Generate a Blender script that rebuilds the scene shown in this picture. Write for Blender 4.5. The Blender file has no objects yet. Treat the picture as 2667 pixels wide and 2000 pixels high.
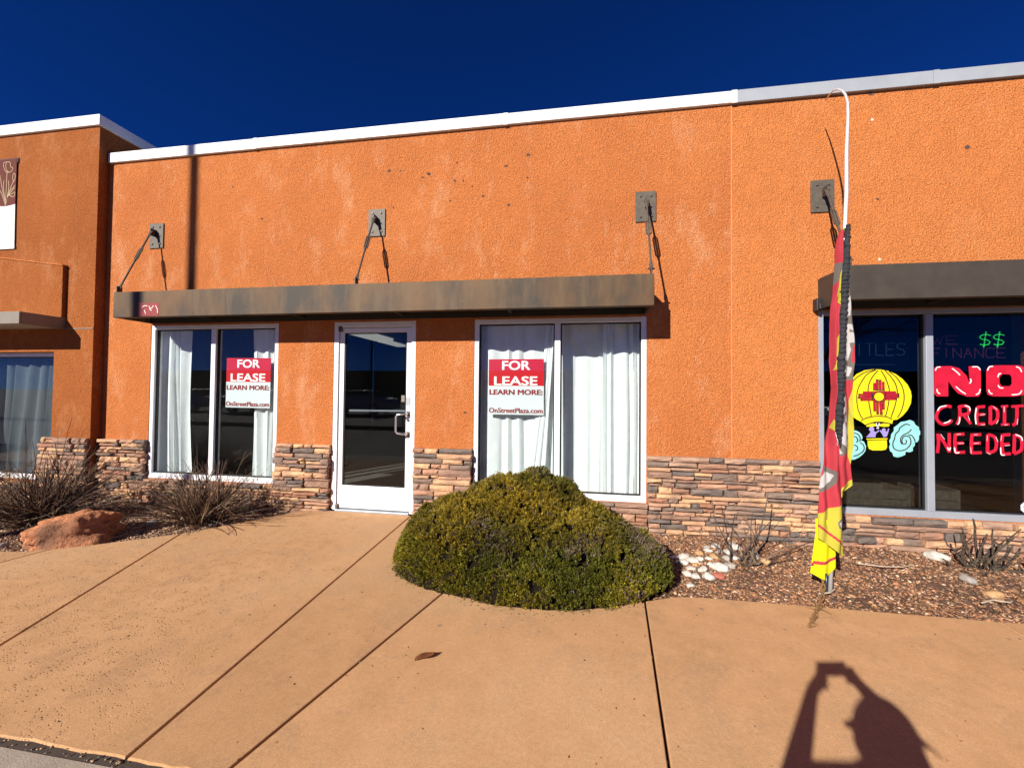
import bpy, math, random
import numpy as np
from mathutils import Vector, Matrix, noise
from mathutils.geometry import tessellate_polygon

SC = bpy.context.scene
COL = SC.collection
rnd = random.Random(7)

# ------------------------------------------------------------------ camera
YAW, PIT, ROL = -0.1537, 0.0208, 0.01
CAM = Vector((0.0, -4.2528, 1.3939))
fwd = Vector((math.sin(YAW)*math.cos(PIT), math.cos(YAW)*math.cos(PIT), math.sin(PIT)))
rgt = Vector((math.cos(YAW), -math.sin(YAW), 0))
upv = rgt.cross(fwd)
rgt2 = rgt*math.cos(ROL) + upv*math.sin(ROL)
upv2 = -rgt*math.sin(ROL) + upv*math.cos(ROL)
cd = bpy.data.cameras.new('camera'); cam = bpy.data.objects.new('camera', cd); COL.objects.link(cam)
cd.sensor_fit = 'HORIZONTAL'; cd.sensor_width = 36.0; cd.lens = 1024.062/2667*36.0
cd.clip_start = 0.004; cd.clip_end = 3000
cam.matrix_world = Matrix(((rgt2.x, upv2.x, -fwd.x, CAM.x), (rgt2.y, upv2.y, -fwd.y, CAM.y),
                           (rgt2.z, upv2.z, -fwd.z, CAM.z), (0, 0, 0, 1)))
SC.camera = cam
# ------------------------------------------------------------------ sky and sun
SUN_AZ, SUN_EL = math.radians(29.84), math.radians(27.93)
w = bpy.data.worlds.new('World'); SC.world = w; w.use_nodes = True
nt = w.node_tree; bg = nt.nodes['Background']
sky = nt.nodes.new('ShaderNodeTexSky'); sky.sky_type = 'NISHITA'; sky.sun_disc = False
sky.sun_elevation = SUN_EL; sky.sun_rotation = math.radians(209.84)
sky.altitude = 2200; sky.air_density = 0.55; sky.dust_density = 0.1; sky.ozone_density = 5.0
grade = nt.nodes.new('ShaderNodeMix'); grade.data_type = 'RGBA'; grade.blend_type = 'MULTIPLY'; grade.inputs[0].default_value = 1.0
grade.inputs[7].default_value = (0.07, 0.43, 1.12, 1)      # the deep polarised winter blue of the photograph
nt.links.new(sky.outputs[0], grade.inputs[6]); nt.links.new(grade.outputs[2], bg.inputs[0]); bg.inputs[1].default_value = 0.05
sd = bpy.data.lights.new('sun', 'SUN'); sd.energy = 5.0; sd.angle = math.radians(0.53); sd.color = (1.0, 0.93, 0.83)
so = bpy.data.objects.new('sun', sd); COL.objects.link(so)
ldir = Vector((math.sin(SUN_AZ)*math.cos(SUN_EL), math.cos(SUN_AZ)*math.cos(SUN_EL), -math.sin(SUN_EL)))
so.rotation_euler = ldir.to_track_quat('-Z', 'Y').to_euler(); so.location = (-8, -14, 9)
SC.view_settings.view_transform = 'Standard'; SC.view_settings.look = 'None'
SC.view_settings.exposure = 0.78; SC.view_settings.gamma = 1.0
SC.cycles.use_denoising = True
SC.cycles.max_bounces = 8; SC.cycles.transparent_max_bounces = 16

# ------------------------------------------------------------------ helpers
OFF = {}
def tag(o, label, cat, group=None, kind=None):
    if label: o['label'] = label
    if cat: o['category'] = cat
    if group: o['group'] = group
    if kind: o['kind'] = kind
    return o
def thing(name, loc, label=None, cat=None, group=None, kind=None):
    o = bpy.data.objects.new(name, None); COL.objects.link(o); o.location = loc
    o.empty_display_size = 0.2
    OFF[o.name] = Vector(loc)
    return tag(o, label, cat, group, kind)
def link(name, me, mats, parent=None, loc=None):
    o = bpy.data.objects.new(name, me); COL.objects.link(o)
    for m in (mats if isinstance(mats, (list, tuple)) else [mats]): me.materials.append(m)
    if parent:
        o.parent = parent; OFF[o.name] = OFF[parent.name]
    else:
        OFF[o.name] = Vector(loc or (0, 0, 0)); o.location = loc or (0, 0, 0)
    return o
class MB:
    def __init__(s): s.v = []; s.f = []; s.m = []
    def quad(s, a, b, c, d, mi=0):
        n = len(s.v); s.v += [a, b, c, d]; s.f.append((n, n+1, n+2, n+3)); s.m.append(mi); return s
    def box(s, x0, x1, y0, y1, z0, z1, mi=0):
        n = len(s.v)
        s.v += [(x0, y0, z0), (x1, y0, z0), (x1, y1, z0), (x0, y1, z0), (x0, y0, z1), (x1, y0, z1), (x1, y1, z1), (x0, y1, z1)]
        for f in ((3, 2, 1, 0), (4, 5, 6, 7), (0, 1, 5, 4), (1, 2, 6, 5), (2, 3, 7, 6), (3, 0, 4, 7)):
            s.f.append(tuple(n+i for i in f)); s.m.append(mi)
        return s
    def tube(s, pts, rad, sides=6, mi=0, cap=True):
        pts = [Vector(p) for p in pts]; k = len(pts)
        if not hasattr(rad, '__len__'): rad = [rad]*k
        n0 = len(s.v); a = None
        for i, p in enumerate(pts):
            t = (pts[min(i+1, k-1)] - pts[max(i-1, 0)]).normalized()
            if a is None:
                a = t.orthogonal().normalized()
            a = (a - t*a.dot(t)); a = a.normalized() if a.length > 1e-6 else t.orthogonal().normalized()
            b = t.cross(a)
            for j in range(sides):
                an = 2*math.pi*j/sides
                s.v.append(tuple(p + (a*math.cos(an)+b*math.sin(an))*rad[i]))
        for i in range(k-1):
            for j in range(sides):
                j2 = (j+1) % sides
                s.f.append((n0+i*sides+j, n0+i*sides+j2, n0+(i+1)*sides+j2, n0+(i+1)*sides+j)); s.m.append(mi)
        if cap:
            s.f.append(tuple(n0+j for j in reversed(range(sides)))); s.m.append(mi)
            s.f.append(tuple(n0+(k-1)*sides+j for j in range(sides))); s.m.append(mi)
        return s
    def prism(s, poly, axis, a, b, mi=0):
        """poly: 2-d outline, extruded from a to b along axis ('y': points are (x,z), 'z': (x,y), 'x': (y,z))"""
        def P(p, t):
            return (p[0], t, p[1]) if axis == 'y' else (p[0], p[1], t) if axis == 'z' else (t, p[0], p[1])
        n = len(poly); base = len(s.v)
        s.v += [P(p, a) for p in poly] + [P(p, b) for p in poly]
        tris = tessellate_polygon([[Vector((p[0], p[1], 0)) for p in poly]])
        for t in tris:
            s.f.append(tuple(base+i for i in t)); s.m.append(mi)
            s.f.append(tuple(base+n+i for i in reversed(t))); s.m.append(mi)
        for i in range(n):
            j = (i+1) % n
            s.f.append((base+i, base+j, base+n+j, base+n+i)); s.m.append(mi)
        return s
    def ribbon(s, pts, wid, y, th=0.0006, mi=0, taper=False):
        """flat brush stroke in the x-z plane"""
        k = len(pts); L = []; R = []
        for i in range(k):
            a = pts[max(i-1, 0)]; b = pts[min(i+1, k-1)]
            dx, dz = b[0]-a[0], b[1]-a[1]; l = math.hypot(dx, dz) or 1
            ww = wid*(0.35 if taper and i in (0, k-1) else 1.0)/2
            L.append((pts[i][0]-dz/l*ww, pts[i][1]+dx/l*ww)); R.append((pts[i][0]+dz/l*ww, pts[i][1]-dx/l*ww))
        return s.prism_safe(L, R, y, th, mi)
    def prism_safe(s, L, R, y, th, mi):
        k = len(L); n = len(s.v)
        for i in range(k): s.v += [(L[i][0], y, L[i][1]), (R[i][0], y, R[i][1])]
        for i in range(k-1):
            s.f.append((n+2*i, n+2*i+1, n+2*i+3, n+2*i+2)); s.m.append(mi)
        return s
    def build(s, name, mats, parent=None, loc=None, smooth=False, bevel=0, fixn=True):
        me = bpy.data.meshes.new(name)
        off = OFF[parent.name] if parent else Vector(loc or (0, 0, 0))
        me.from_pydata([(v[0]-off.x, v[1]-off.y, v[2]-off.z) for v in s.v], [], s.f)
        me.polygons.foreach_set('material_index', s.m)
        if smooth: me.polygons.foreach_set('use_smooth', [True]*len(s.f))
        if fixn:
            import bmesh
            bm = bmesh.new(); bm.from_mesh(me); bmesh.ops.recalc_face_normals(bm, faces=bm.faces); bm.to_mesh(me); bm.free()
        me.update()
        o = link(name, me, mats, parent, loc)
        if bevel:
            b = o.modifiers.new('bevel', 'BEVEL'); b.width = bevel; b.segments = 2; b.limit_method = 'ANGLE'
        return o
def np_mesh(name, V, F, mats, parent=None, loc=None, col=None, smooth=False):
    off = np.array(OFF[parent.name] if parent else (loc or (0, 0, 0)), dtype=np.float64)
    V = np.asarray(V, dtype=np.float64) - off; F = np.asarray(F, dtype=np.int32)
    k = F.shape[1]
    me = bpy.data.meshes.new(name)
    me.vertices.add(len(V)); me.vertices.foreach_set('co', V.astype(np.float32).ravel())
    me.loops.add(F.size); me.loops.foreach_set('vertex_index', F.ravel())
    me.polygons.add(len(F)); me.polygons.foreach_set('loop_start', np.arange(0, F.size, k, dtype=np.int32))
    me.polygons.foreach_set('loop_total', np.full(len(F), k, dtype=np.int32))
    if smooth: me.polygons.foreach_set('use_smooth', np.ones(len(F), dtype=bool))
    if col is not None:
        a = me.attributes.new('tint', 'FLOAT_COLOR', 'POINT')
        c4 = np.ones((len(V), 4), dtype=np.float32); c4[:, :3] = col
        a.data.foreach_set('color', c4.ravel())
    me.update(calc_edges=True); me.validate()
    return link(name, me, mats, parent, loc)
def text_mesh(s, bold=0.03):
    cu = bpy.data.curves.new('t', 'FONT'); cu.body = s; cu.offset = bold; cu.resolution_u = 4
    ob = bpy.data.objects.new('t', cu)
    me = bpy.data.meshes.new_from_object(ob)
    v = [(p.co.x, p.co.y) for p in me.vertices]; f = [tuple(p.vertices) for p in me.polygons]
    bpy.data.objects.remove(ob); bpy.data.curves.remove(cu); bpy.data.meshes.remove(me)
    return v, f
def put_text(mb, s, x0, x1, z0, z1, y, mi=0, bold=0.0):
    v, f = text_mesh(s, 0.0)
    ax = min(p[0] for p in v); bx = max(p[0] for p in v); az = min(p[1] for p in v); bz = max(p[1] for p in v)
    for k, (dx, dz) in enumerate(((0, 0), (1, 0), (-1, 0), (0.7, 0.5), (-0.7, -0.5), (0.7, -0.5), (-0.7, 0.5))):      # heavier weight
        n = len(mb.v)
        mb.v += [(x0+bold+dx*bold+(p[0]-ax)/(bx-ax)*(x1-x0-2*bold), y-0.00012*k, z0+bold*0.5+dz*bold+(p[1]-az)/(bz-az)*(z1-z0-bold)) for p in v]
        for q in f: mb.f.append(tuple(n+i for i in q)); mb.m.append(mi)
        if not bold: break

# ------------------------------------------------------------------ materials
def new_mat(name):
    m = bpy.data.materials.new(name); m.use_nodes = True
    t = m.node_tree; b = t.nodes['Principled BSDF']
    return m, t, b
def mixc(t, fac, a, b, mode='MIX'):
    n = t.nodes.new('ShaderNodeMix'); n.data_type = 'RGBA'; n.blend_type = mode
    for sock, val in ((n.inputs[0], fac), (n.inputs[6], a), (n.inputs[7], b)):
        if hasattr(val, 'is_output'): t.links.new(val, sock)
        elif isinstance(val, (tuple, list)): sock.default_value = (*val[:3], 1)
        else: sock.default_value = val
    return n.outputs[2]
def tex(t, kind, scale, coord='Object', stretch=None, **kw):
    c = t.nodes.new('ShaderNodeTexCoord'); out = c.outputs[coord]
    if stretch:
        mp = t.nodes.new('ShaderNodeMapping'); mp.inputs['Scale'].default_value = stretch
        t.links.new(out, mp.inputs[0]); out = mp.outputs[0]
    n = t.nodes.new(kind); t.links.new(out, n.inputs['Vector']); n.inputs['Scale'].default_value = scale
    for k, v in kw.items():
        if k in n.inputs: n.inputs[k].default_value = v
        else: setattr(n, k, v)
    return n
def ramp(t, src, p0, p1, c0=(0, 0, 0), c1=(1, 1, 1)):
    r = t.nodes.new('ShaderNodeValToRGB'); t.links.new(src, r.inputs[0])
    r.color_ramp.elements[0].position = p0; r.color_ramp.elements[1].position = p1
    r.color_ramp.elements[0].color = (*c0, 1); r.color_ramp.elements[1].color = (*c1, 1)
    return r.outputs[0]
def bump(t, b, src, strength, dist, prev=None):
    n = t.nodes.new('ShaderNodeBump'); n.inputs['Strength'].default_value = strength; n.inputs['Distance'].default_value = dist
    t.links.new(src, n.inputs['Height'])
    if prev is not None: t.links.new(prev, n.inputs['Normal'])
    t.links.new(n.outputs[0], b.inputs['Normal']); return n.outputs[0]
def simple(name, col, rough=0.6, metal=0.0, var=0.15, vscale=6.0, bs=0.0, bscale=60.0, bdist=0.004, spec=0.4):
    m, t, b = new_mat(name)
    b.inputs['Roughness'].default_value = rough; b.inputs['Metallic'].default_value = metal
    b.inputs['Specular IOR Level'].default_value = spec
    if var:
        n = tex(t, 'ShaderNodeTexNoise', vscale, Detail=5.0, Roughness=0.6)
        f = ramp(t, n.outputs['Fac'], 0.3, 0.7)
        lo = tuple(c*(1-var) for c in col); hi = tuple(min(1, c*(1+var)) for c in col)
        t.links.new(mixc(t, f, lo, hi), b.inputs['Base Color'])
    else: b.inputs['Base Color'].default_value = (*col, 1)
    if bs:
        n = tex(t, 'ShaderNodeTexNoise', bscale, Detail=4.0); bump(t, b, n.outputs['Fac'], bs, bdist)
    return m
def stucco(name, col, weathered, pale, wear=1.0):
    m, t, b = new_mat(name); b.inputs['Roughness'].default_value = 0.92; b.inputs['Specular IOR Level'].default_value = 0.1
    n1 = tex(t, 'ShaderNodeTexNoise', 0.8, Detail=7.0, Roughness=0.66)
    n2 = tex(t, 'ShaderNodeTexNoise', 7.0, Detail=7.0, Roughness=0.75)
    n3 = tex(t, 'ShaderNodeTexNoise', 1.7, Detail=9.0, Roughness=0.78, stretch=(1.5, 1.0, 0.7))
    n6 = tex(t, 'ShaderNodeTexNoise', 3.2, Detail=8.0, Roughness=0.8, stretch=(1.0, 1.0, 0.45))
    n4 = tex(t, 'ShaderNodeTexNoise', 84.0, Detail=3.0, Roughness=0.55, Distortion=0.4, stretch=(0.8, 1.0, 1.15))
    n5 = tex(t, 'ShaderNodeTexNoise', 26.0, Detail=4.0, Roughness=0.6)
    c = mixc(t, ramp(t, n1.outputs['Fac'], 0.36, 0.66), col, weathered)
    c = mixc(t, ramp(t, n2.outputs['Fac'], 0.40, 0.72), c, tuple(x*0.80 for x in col))
    c = mixc(t, ramp(t, n3.outputs['Fac'], 0.52, 0.72, (0, 0, 0), (wear, wear, wear)), c, pale)
    c = mixc(t, ramp(t, n6.outputs['Fac'], 0.60, 0.74, (0, 0, 0), (0.45*wear,)*3), c, tuple(min(1, x*1.08) for x in pale))
    c = mixc(t, ramp(t, n4.outputs['Fac'], 0.46, 0.66), tuple_mul(t, c, 0.80), tuple_mul(t, c, 1.20))      # relief shading put into the colour: hollows darkened, crests lightened
    t.links.new(c, b.inputs['Base Color'])
    p = bump(t, b, n5.outputs['Fac'], 0.5, 0.03)
    bump(t, b, n4.outputs['Fac'], 1.0, 0.028, p)
    return m
def tuple_mul(t, sock, k):
    return mixc(t, 1.0, sock, (k, k, k), 'MULTIPLY')
def attr_mat(name, rough=0.8, var=0.2, scale=40, trans=0.0, spec=0.3):
    m, t, b = new_mat(name); b.inputs['Roughness'].default_value = rough; b.inputs['Specular IOR Level'].default_value = spec
    a = t.nodes.new('ShaderNodeAttribute'); a.attribute_name = 'tint'
    n = tex(t, 'ShaderNodeTexNoise', scale, Detail=3.0)
    f = ramp(t, n.outputs['Fac'], 0.3, 0.7, (1-var,)*3, (1+var,)*3)
    t.links.new(mixc(t, 1.0, a.outputs['Color'], f, 'MULTIPLY'), b.inputs['Base Color'])
    if trans:
        tr = t.nodes.new('ShaderNodeBsdfTranslucent'); t.links.new(a.outputs['Color'], tr.inputs[0])
        mx = t.nodes.new('ShaderNodeMixShader'); mx.inputs[0].default_value = trans
        t.links.new(b.outputs[0], mx.inputs[1]); t.links.new(tr.outputs[0], mx.inputs[2])
        t.links.new(mx.outputs[0], t.nodes['Material Output'].inputs[0])
    return m
def glass(name, tint=(0.86, 0.9, 0.89), base=0.035, gain=1.0):
    m = bpy.data.materials.new(name); m.use_nodes = True; t = m.node_tree; t.nodes.clear()
    o = t.nodes.new('ShaderNodeOutputMaterial'); mx = t.nodes.new('ShaderNodeMixShader')
    tr = t.nodes.new('ShaderNodeBsdfTransparent'); tr.inputs[0].default_value = (*tint, 1)
    gl = t.nodes.new('ShaderNodeBsdfGlossy'); gl.inputs['Roughness'].default_value = 0.0; gl.inputs[0].default_value = (1, 1, 1, 1)
    lw = t.nodes.new('ShaderNodeLayerWeight'); lw.inputs[0].default_value = 0.5
    pw = t.nodes.new('ShaderNodeMath'); pw.operation = 'POWER'; pw.inputs[1].default_value = 5.0
    ma = t.nodes.new('ShaderNodeMath'); ma.operation = 'MULTIPLY_ADD'; ma.inputs[1].default_value = (1-base)*gain; ma.inputs[2].default_value = base*gain
    t.links.new(lw.outputs['Facing'], pw.inputs[0]); t.links.new(pw.outputs[0], ma.inputs[0]); t.links.new(ma.outputs[0], mx.inputs[0])
    t.links.new(tr.outputs[0], mx.inputs[1]); t.links.new(gl.outputs[0], mx.inputs[2]); t.links.new(mx.outputs[0], o.inputs[0])
    return m
def emit(name, col, s):
    m, t, b = new_mat(name); b.inputs['Base Color'].default_value = (*col, 1)
    b.inputs['Emission Color'].default_value = (*col, 1); b.inputs['Emission Strength'].default_value = s
    return m

M = {}
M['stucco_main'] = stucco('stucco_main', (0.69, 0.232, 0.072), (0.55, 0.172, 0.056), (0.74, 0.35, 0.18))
M['stucco_bright'] = stucco('stucco_bright', (0.735, 0.250, 0.076), (0.67, 0.222, 0.068), (0.745, 0.31, 0.13), 0.6)
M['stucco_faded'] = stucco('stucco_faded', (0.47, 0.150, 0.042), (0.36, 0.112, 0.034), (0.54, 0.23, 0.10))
M['joint'] = simple('joint', (0.56, 0.20, 0.07), 0.7)
M['flash_white'] = simple('flash_white', (0.70, 0.70, 0.70), 0.5, var=0.10, vscale=5)
M['flash_grey'] = simple('flash_grey', (0.31, 0.335, 0.365), 0.45, 0.1, var=0.08, vscale=4)
M['alu_white'] = simple('alu_white', (0.72, 0.72, 0.74), 0.42, 0.1, var=0.05, vscale=5)
M['alu_grey'] = simple('alu_grey', (0.36, 0.39, 0.44), 0.4, 0.35, var=0.06, vscale=5)
M['gasket'] = simple('gasket', (0.012, 0.012, 0.013), 0.55, var=0)
M['steel_dull'] = simple('steel_dull', (0.092, 0.077, 0.060), 0.6, 0.1, var=0.22, vscale=25, bs=0.1)
M['rod'] = simple('rod', (0.075, 0.055, 0.04), 0.6, 0.2, var=0.25, vscale=30)
M['bolt'] = simple('bolt', (0.10, 0.085, 0.07), 0.5, 0.3, var=0.1)
M['mortar'] = simple('mortar', (0.055, 0.040, 0.031), 0.95, var=0.2, vscale=20, bs=0.4)
M['glass'] = glass('glass', (0.94, 0.965, 0.965), 0.034, 0.72)
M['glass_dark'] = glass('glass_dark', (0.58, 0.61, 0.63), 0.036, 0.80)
M['interior_wall'] = simple('interior_wall', (0.22, 0.215, 0.20), 0.9, var=0.05)
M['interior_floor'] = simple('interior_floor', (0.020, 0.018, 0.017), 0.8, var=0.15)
M['ceiling'] = simple('ceiling', (0.30, 0.30, 0.29), 0.9, var=0.05)
M['black_metal'] = simple('black_metal', (0.02, 0.02, 0.022), 0.45, var=0.1)
M['chrome'] = simple('chrome', (0.75, 0.76, 0.78), 0.22, 0.9, var=0.05)
M['sign_red'] = simple('sign_red', (0.46, 0.004, 0.010), 0.35, var=0.03)
M['sign_white'] = simple('sign_white', (0.56, 0.61, 0.62), 0.4, var=0.02)
M['sign_maroon'] = simple('sign_maroon', (0.22, 0.008, 0.012), 0.45, var=0)
M['paint_yellow'] = simple('paint_yellow', (0.66, 0.54, 0.004), 0.6, var=0.16, vscale=16)
M['paint_black'] = simple('paint_black', (0.03, 0.008, 0.006), 0.6, var=0)
M['paint_red'] = simple('paint_red', (0.44, 0.004, 0.026), 0.55, var=0.2, vscale=14)
M['paint_dkred'] = simple('paint_dkred', (0.33, 0.006, 0.02), 0.5, var=0.18, vscale=25)
M['paint_cyan'] = simple('paint_cyan', (0.22, 0.52, 0.52), 0.6, var=0.2, vscale=18)
M['paint_purple'] = simple('paint_purple', (0.27, 0.22, 0.55), 0.6, var=0.08)
M['paint_white'] = simple('paint_white', (0.72, 0.68, 0.68), 0.6, var=0.08)
M['wood_crate'] = simple('wood_crate', (0.24, 0.19, 0.13), 0.8, var=0.3, vscale=22, bs=0.3)
M['soil'] = simple('soil', (0.115, 0.062, 0.038), 0.97, var=0.45, vscale=9, bs=0.8, bscale=70, bdist=0.02)
M['rock_red'] = simple('rock_red', (0.42, 0.17, 0.085), 0.9, var=0.35, vscale=7, bs=0.9, bscale=18, bdist=0.05)
M['river_white'] = simple('river_white', (0.46, 0.43, 0.385), 0.85, var=0.38, vscale=22, bs=0.4, bscale=40)
M['river_tan'] = simple('river_tan', (0.42, 0.25, 0.12), 0.75, var=0.3, vscale=20, bs=0.3)
M['river_grey'] = simple('river_grey', (0.30, 0.27, 0.24), 0.8, var=0.25, vscale=20, bs=0.3)
M['river_red'] = simple('river_red', (0.34, 0.10, 0.07), 0.8, var=0.25, vscale=20, bs=0.3)
M['gravel'] = attr_mat('gravel', 0.85, 0.25, 60)
M['foliage'] = attr_mat('foliage', 0.55, 0.25, 30, 0.12, 0.25)
M['twig'] = attr_mat('twig', 0.75, 0.3, 60)
M['bark'] = simple('bark', (0.14, 0.10, 0.065), 0.9, var=0.45, vscale=22, bs=0.8, bscale=45, bdist=0.015)
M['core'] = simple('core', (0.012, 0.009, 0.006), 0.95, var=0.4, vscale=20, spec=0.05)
M['leaf_brown'] = simple('leaf_brown', (0.16, 0.055, 0.02), 0.6, var=0.3, vscale=60)
M['rope'] = simple('rope', (0.20, 0.105, 0.042), 0.9, var=0.5, vscale=50, bs=0.6)
def cloth(name, col, tr=0.25):
    m, t, b = new_mat(name); b.inputs['Base Color'].default_value = (*col, 1); b.inputs['Roughness'].default_value = 0.85
    b.inputs['Specular IOR Level'].default_value = 0.15
    n = tex(t, 'ShaderNodeTexNoise', 9.0, Detail=4.0)
    t.links.new(mixc(t, ramp(t, n.outputs['Fac'], 0.3, 0.7), tuple(c*0.9 for c in col), col), b.inputs['Base Color'])
    trn = t.nodes.new('ShaderNodeBsdfTranslucent'); trn.inputs[0].default_value = (*col, 1)
    mx = t.nodes.new('ShaderNodeMixShader'); mx.inputs[0].default_value = tr
    t.links.new(b.outputs[0], mx.inputs[1]); t.links.new(trn.outputs[0], mx.inputs[2])
    t.links.new(mx.outputs[0], t.nodes['Material Output'].inputs[0]); return m
M['curtain'] = cloth('curtain', (0.84, 0.87, 0.87), 0.2)
M['flag_r'] = cloth('flag_r', (0.47, 0.048, 0.065)); M['flag_y'] = cloth('flag_y', (0.50, 0.455, 0.055))
M['flag_w'] = cloth('flag_w', (0.52, 0.50, 0.50)); M['flag_g'] = cloth('flag_g', (0.17, 0.145, 0.13))
M['flag_k'] = cloth('flag_k', (0.034, 0.034, 0.040), 0.05)
M['flag_by'] = cloth('flag_by', (0.78, 0.72, 0.01))
M['banner_brown'] = cloth('banner_brown', (0.12, 0.035, 0.03), 0.05); M['banner_white'] = cloth('banner_white', (0.62, 0.64, 0.62), 0.05)
M['banner_cream'] = simple('banner_cream', (0.50, 0.40, 0.22), 0.7, var=0.1)
STONE = []
for i, (c, k) in enumerate([((0.56, 0.34, 0.19), 0.22), ((0.50, 0.29, 0.17), 0.25), ((0.41, 0.23, 0.15), 0.28), ((0.29, 0.175, 0.125), 0.3),
                            ((0.21, 0.15, 0.12), 0.3), ((0.15, 0.12, 0.105), 0.3), ((0.33, 0.165, 0.105), 0.3), ((0.37, 0.235, 0.165), 0.3)]):
    m, t, b = new_mat('ledge_stone_%d' % i); b.inputs['Roughness'].default_value = 0.9; b.inputs['Specular IOR Level'].default_value = 0.2
    n = tex(t, 'ShaderNodeTexNoise', 9.0, Detail=6.0, Roughness=0.65, stretch=(1, 1, 2.2))
    n2 = tex(t, 'ShaderNodeTexNoise', 3.1, Detail=3.0, Roughness=0.6)
    c1 = mixc(t, ramp(t, n.outputs['Fac'], 0.32, 0.72), tuple(x*(1-k) for x in c), tuple(min(1, x*(1+k*0.8)) for x in c))
    c1 = mixc(t, ramp(t, n2.outputs['Fac'], 0.55, 0.75), c1, (0.25, 0.155, 0.115))
    t.links.new(c1, b.inputs['Base Color'])
    nb = tex(t, 'ShaderNodeTexNoise', 26.0, Detail=6.0, Roughness=0.65, stretch=(0.6, 1, 1.6)); bump(t, b, nb.outputs['Fac'], 0.75, 0.02)
    STONE.append(m)
def concrete():
    m, t, b = new_mat('tan_concrete'); b.inputs['Roughness'].default_value = 0.88; b.inputs['Specular IOR Level'].default_value = 0.2
    n1 = tex(t, 'ShaderNodeTexNoise', 0.9, Detail=6.0, Roughness=0.6)
    n2 = tex(t, 'ShaderNodeTexNoise', 6.0, Detail=7.0, Roughness=0.7)
    n3 = tex(t, 'ShaderNodeTexNoise', 190.0, Detail=3.0, Roughness=0.7)
    n7 = tex(t, 'ShaderNodeTexNoise', 48.0, Detail=5.0, Roughness=0.75)
    c = mixc(t, ramp(t, n1.outputs['Fac'], 0.3, 0.7), (0.475, 0.266, 0.128), (0.55, 0.318, 0.160))
    c = mixc(t, ramp(t, n2.outputs['Fac'], 0.42, 0.75), c, (0.43, 0.245, 0.114))
    n6 = tex(t, 'ShaderNodeTexNoise', 2.2, Detail=8.0, Roughness=0.8); c = mixc(t, ramp(t, n6.outputs['Fac'], 0.50, 0.68), c, (0.365, 0.212, 0.11))
    n8 = tex(t, 'ShaderNodeTexNoise', 0.55, Detail=5.0, Roughness=0.7); c = mixc(t, ramp(t, n8.outputs['Fac'], 0.50, 0.72), c, (0.52, 0.32, 0.172))
    n9 = tex(t, 'ShaderNodeTexNoise', 5.5, Detail=6.0, Roughness=0.7, stretch=(0.5, 1.6, 1)); c = mixc(t, ramp(t, n9.outputs['Fac'], 0.64, 0.72, (0, 0, 0), (0.55,)*3), c, (0.36, 0.22, 0.13))
    oi = t.nodes.new('ShaderNodeObjectInfo'); c = mixc(t, 1.0, c, ramp(t, oi.outputs['Random'], 0.0, 1.0, (0.87, 0.86, 0.85), (1.06, 1.07, 1.09)), 'MULTIPLY')
    gum = tex(t, 'ShaderNodeTexVoronoi', 2.3); c = mixc(t, ramp(t, gum.outputs['Distance'], 0.028, 0.045, (0.6,)*3, (0, 0, 0)), c, (0.17, 0.13, 0.10))
    c = mixc(t, ramp(t, n3.outputs['Fac'], 0.35, 0.70, (0.80, 0.80, 0.80), (1.12, 1.12, 1.12)), c, c) if False else mixc(t, 1.0, mixc(t, 1.0, c, ramp(t, n3.outputs['Fac'], 0.3, 0.7, (0.74,)*3, (1.2,)*3), 'MULTIPLY'), ramp(t, n7.outputs['Fac'], 0.3, 0.7, (0.84,)*3, (1.12,)*3), 'MULTIPLY')
    # spalled pits, mostly where the slabs have worn
    v = tex(t, 'ShaderNodeTexVoronoi', 62.0); v2 = tex(t, 'ShaderNodeTexVoronoi', 19.0)
    n4 = tex(t, 'ShaderNodeTexNoise', 0.75, Detail=3.0); c6 = t.nodes.new('ShaderNodeTexCoord'); sx = t.nodes.new('ShaderNodeSeparateXYZ')
    t.links.new(c6.outputs['Object'], sx.inputs[0])
    worn = t.nodes.new('ShaderNodeMapRange'); worn.inputs[1].default_value = -1.7; worn.inputs[2].default_value = -2.4; worn.inputs[3].default_value = 0.0; worn.inputs[4].default_value = 1.0
    t.links.new(sx.outputs[0], worn.inputs[0])
    pit = ramp(t, v.outputs['Distance'], 0.14, 0.29, (1, 1, 1), (0, 0, 0))
    n5 = tex(t, 'ShaderNodeTexNoise', 12.0, Detail=4.0)
    sel = ramp(t, n5.outputs['Fac'], 0.45, 0.60)
    mu = t.nodes.new('ShaderNodeMath'); mu.operation = 'MULTIPLY'; t.links.new(pit, mu.inputs[0]); t.links.new(sel, mu.inputs[1])
    mu2 = t.nodes.new('ShaderNodeMath'); mu2.operation = 'MULTIPLY'; t.links.new(mu.outputs[0], mu2.inputs[0]); t.links.new(worn.outputs[0], mu2.inputs[1])
    c = mixc(t, mu2.outputs[0], c, (0.22, 0.12, 0.065))
    t.links.new(c, b.inputs['Base Color'])
    p = bump(t, b, n3.outputs['Fac'], 0.3, 0.003)
    inv = t.nodes.new('ShaderNodeMath'); inv.operation = 'SUBTRACT'; inv.inputs[0].default_value = 1.0; t.links.new(mu2.outputs[0], inv.inputs[1])
    bump(t, b, inv.outputs[0], 0.7, 0.012, p)
    return m
M['concrete'] = concrete()
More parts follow.
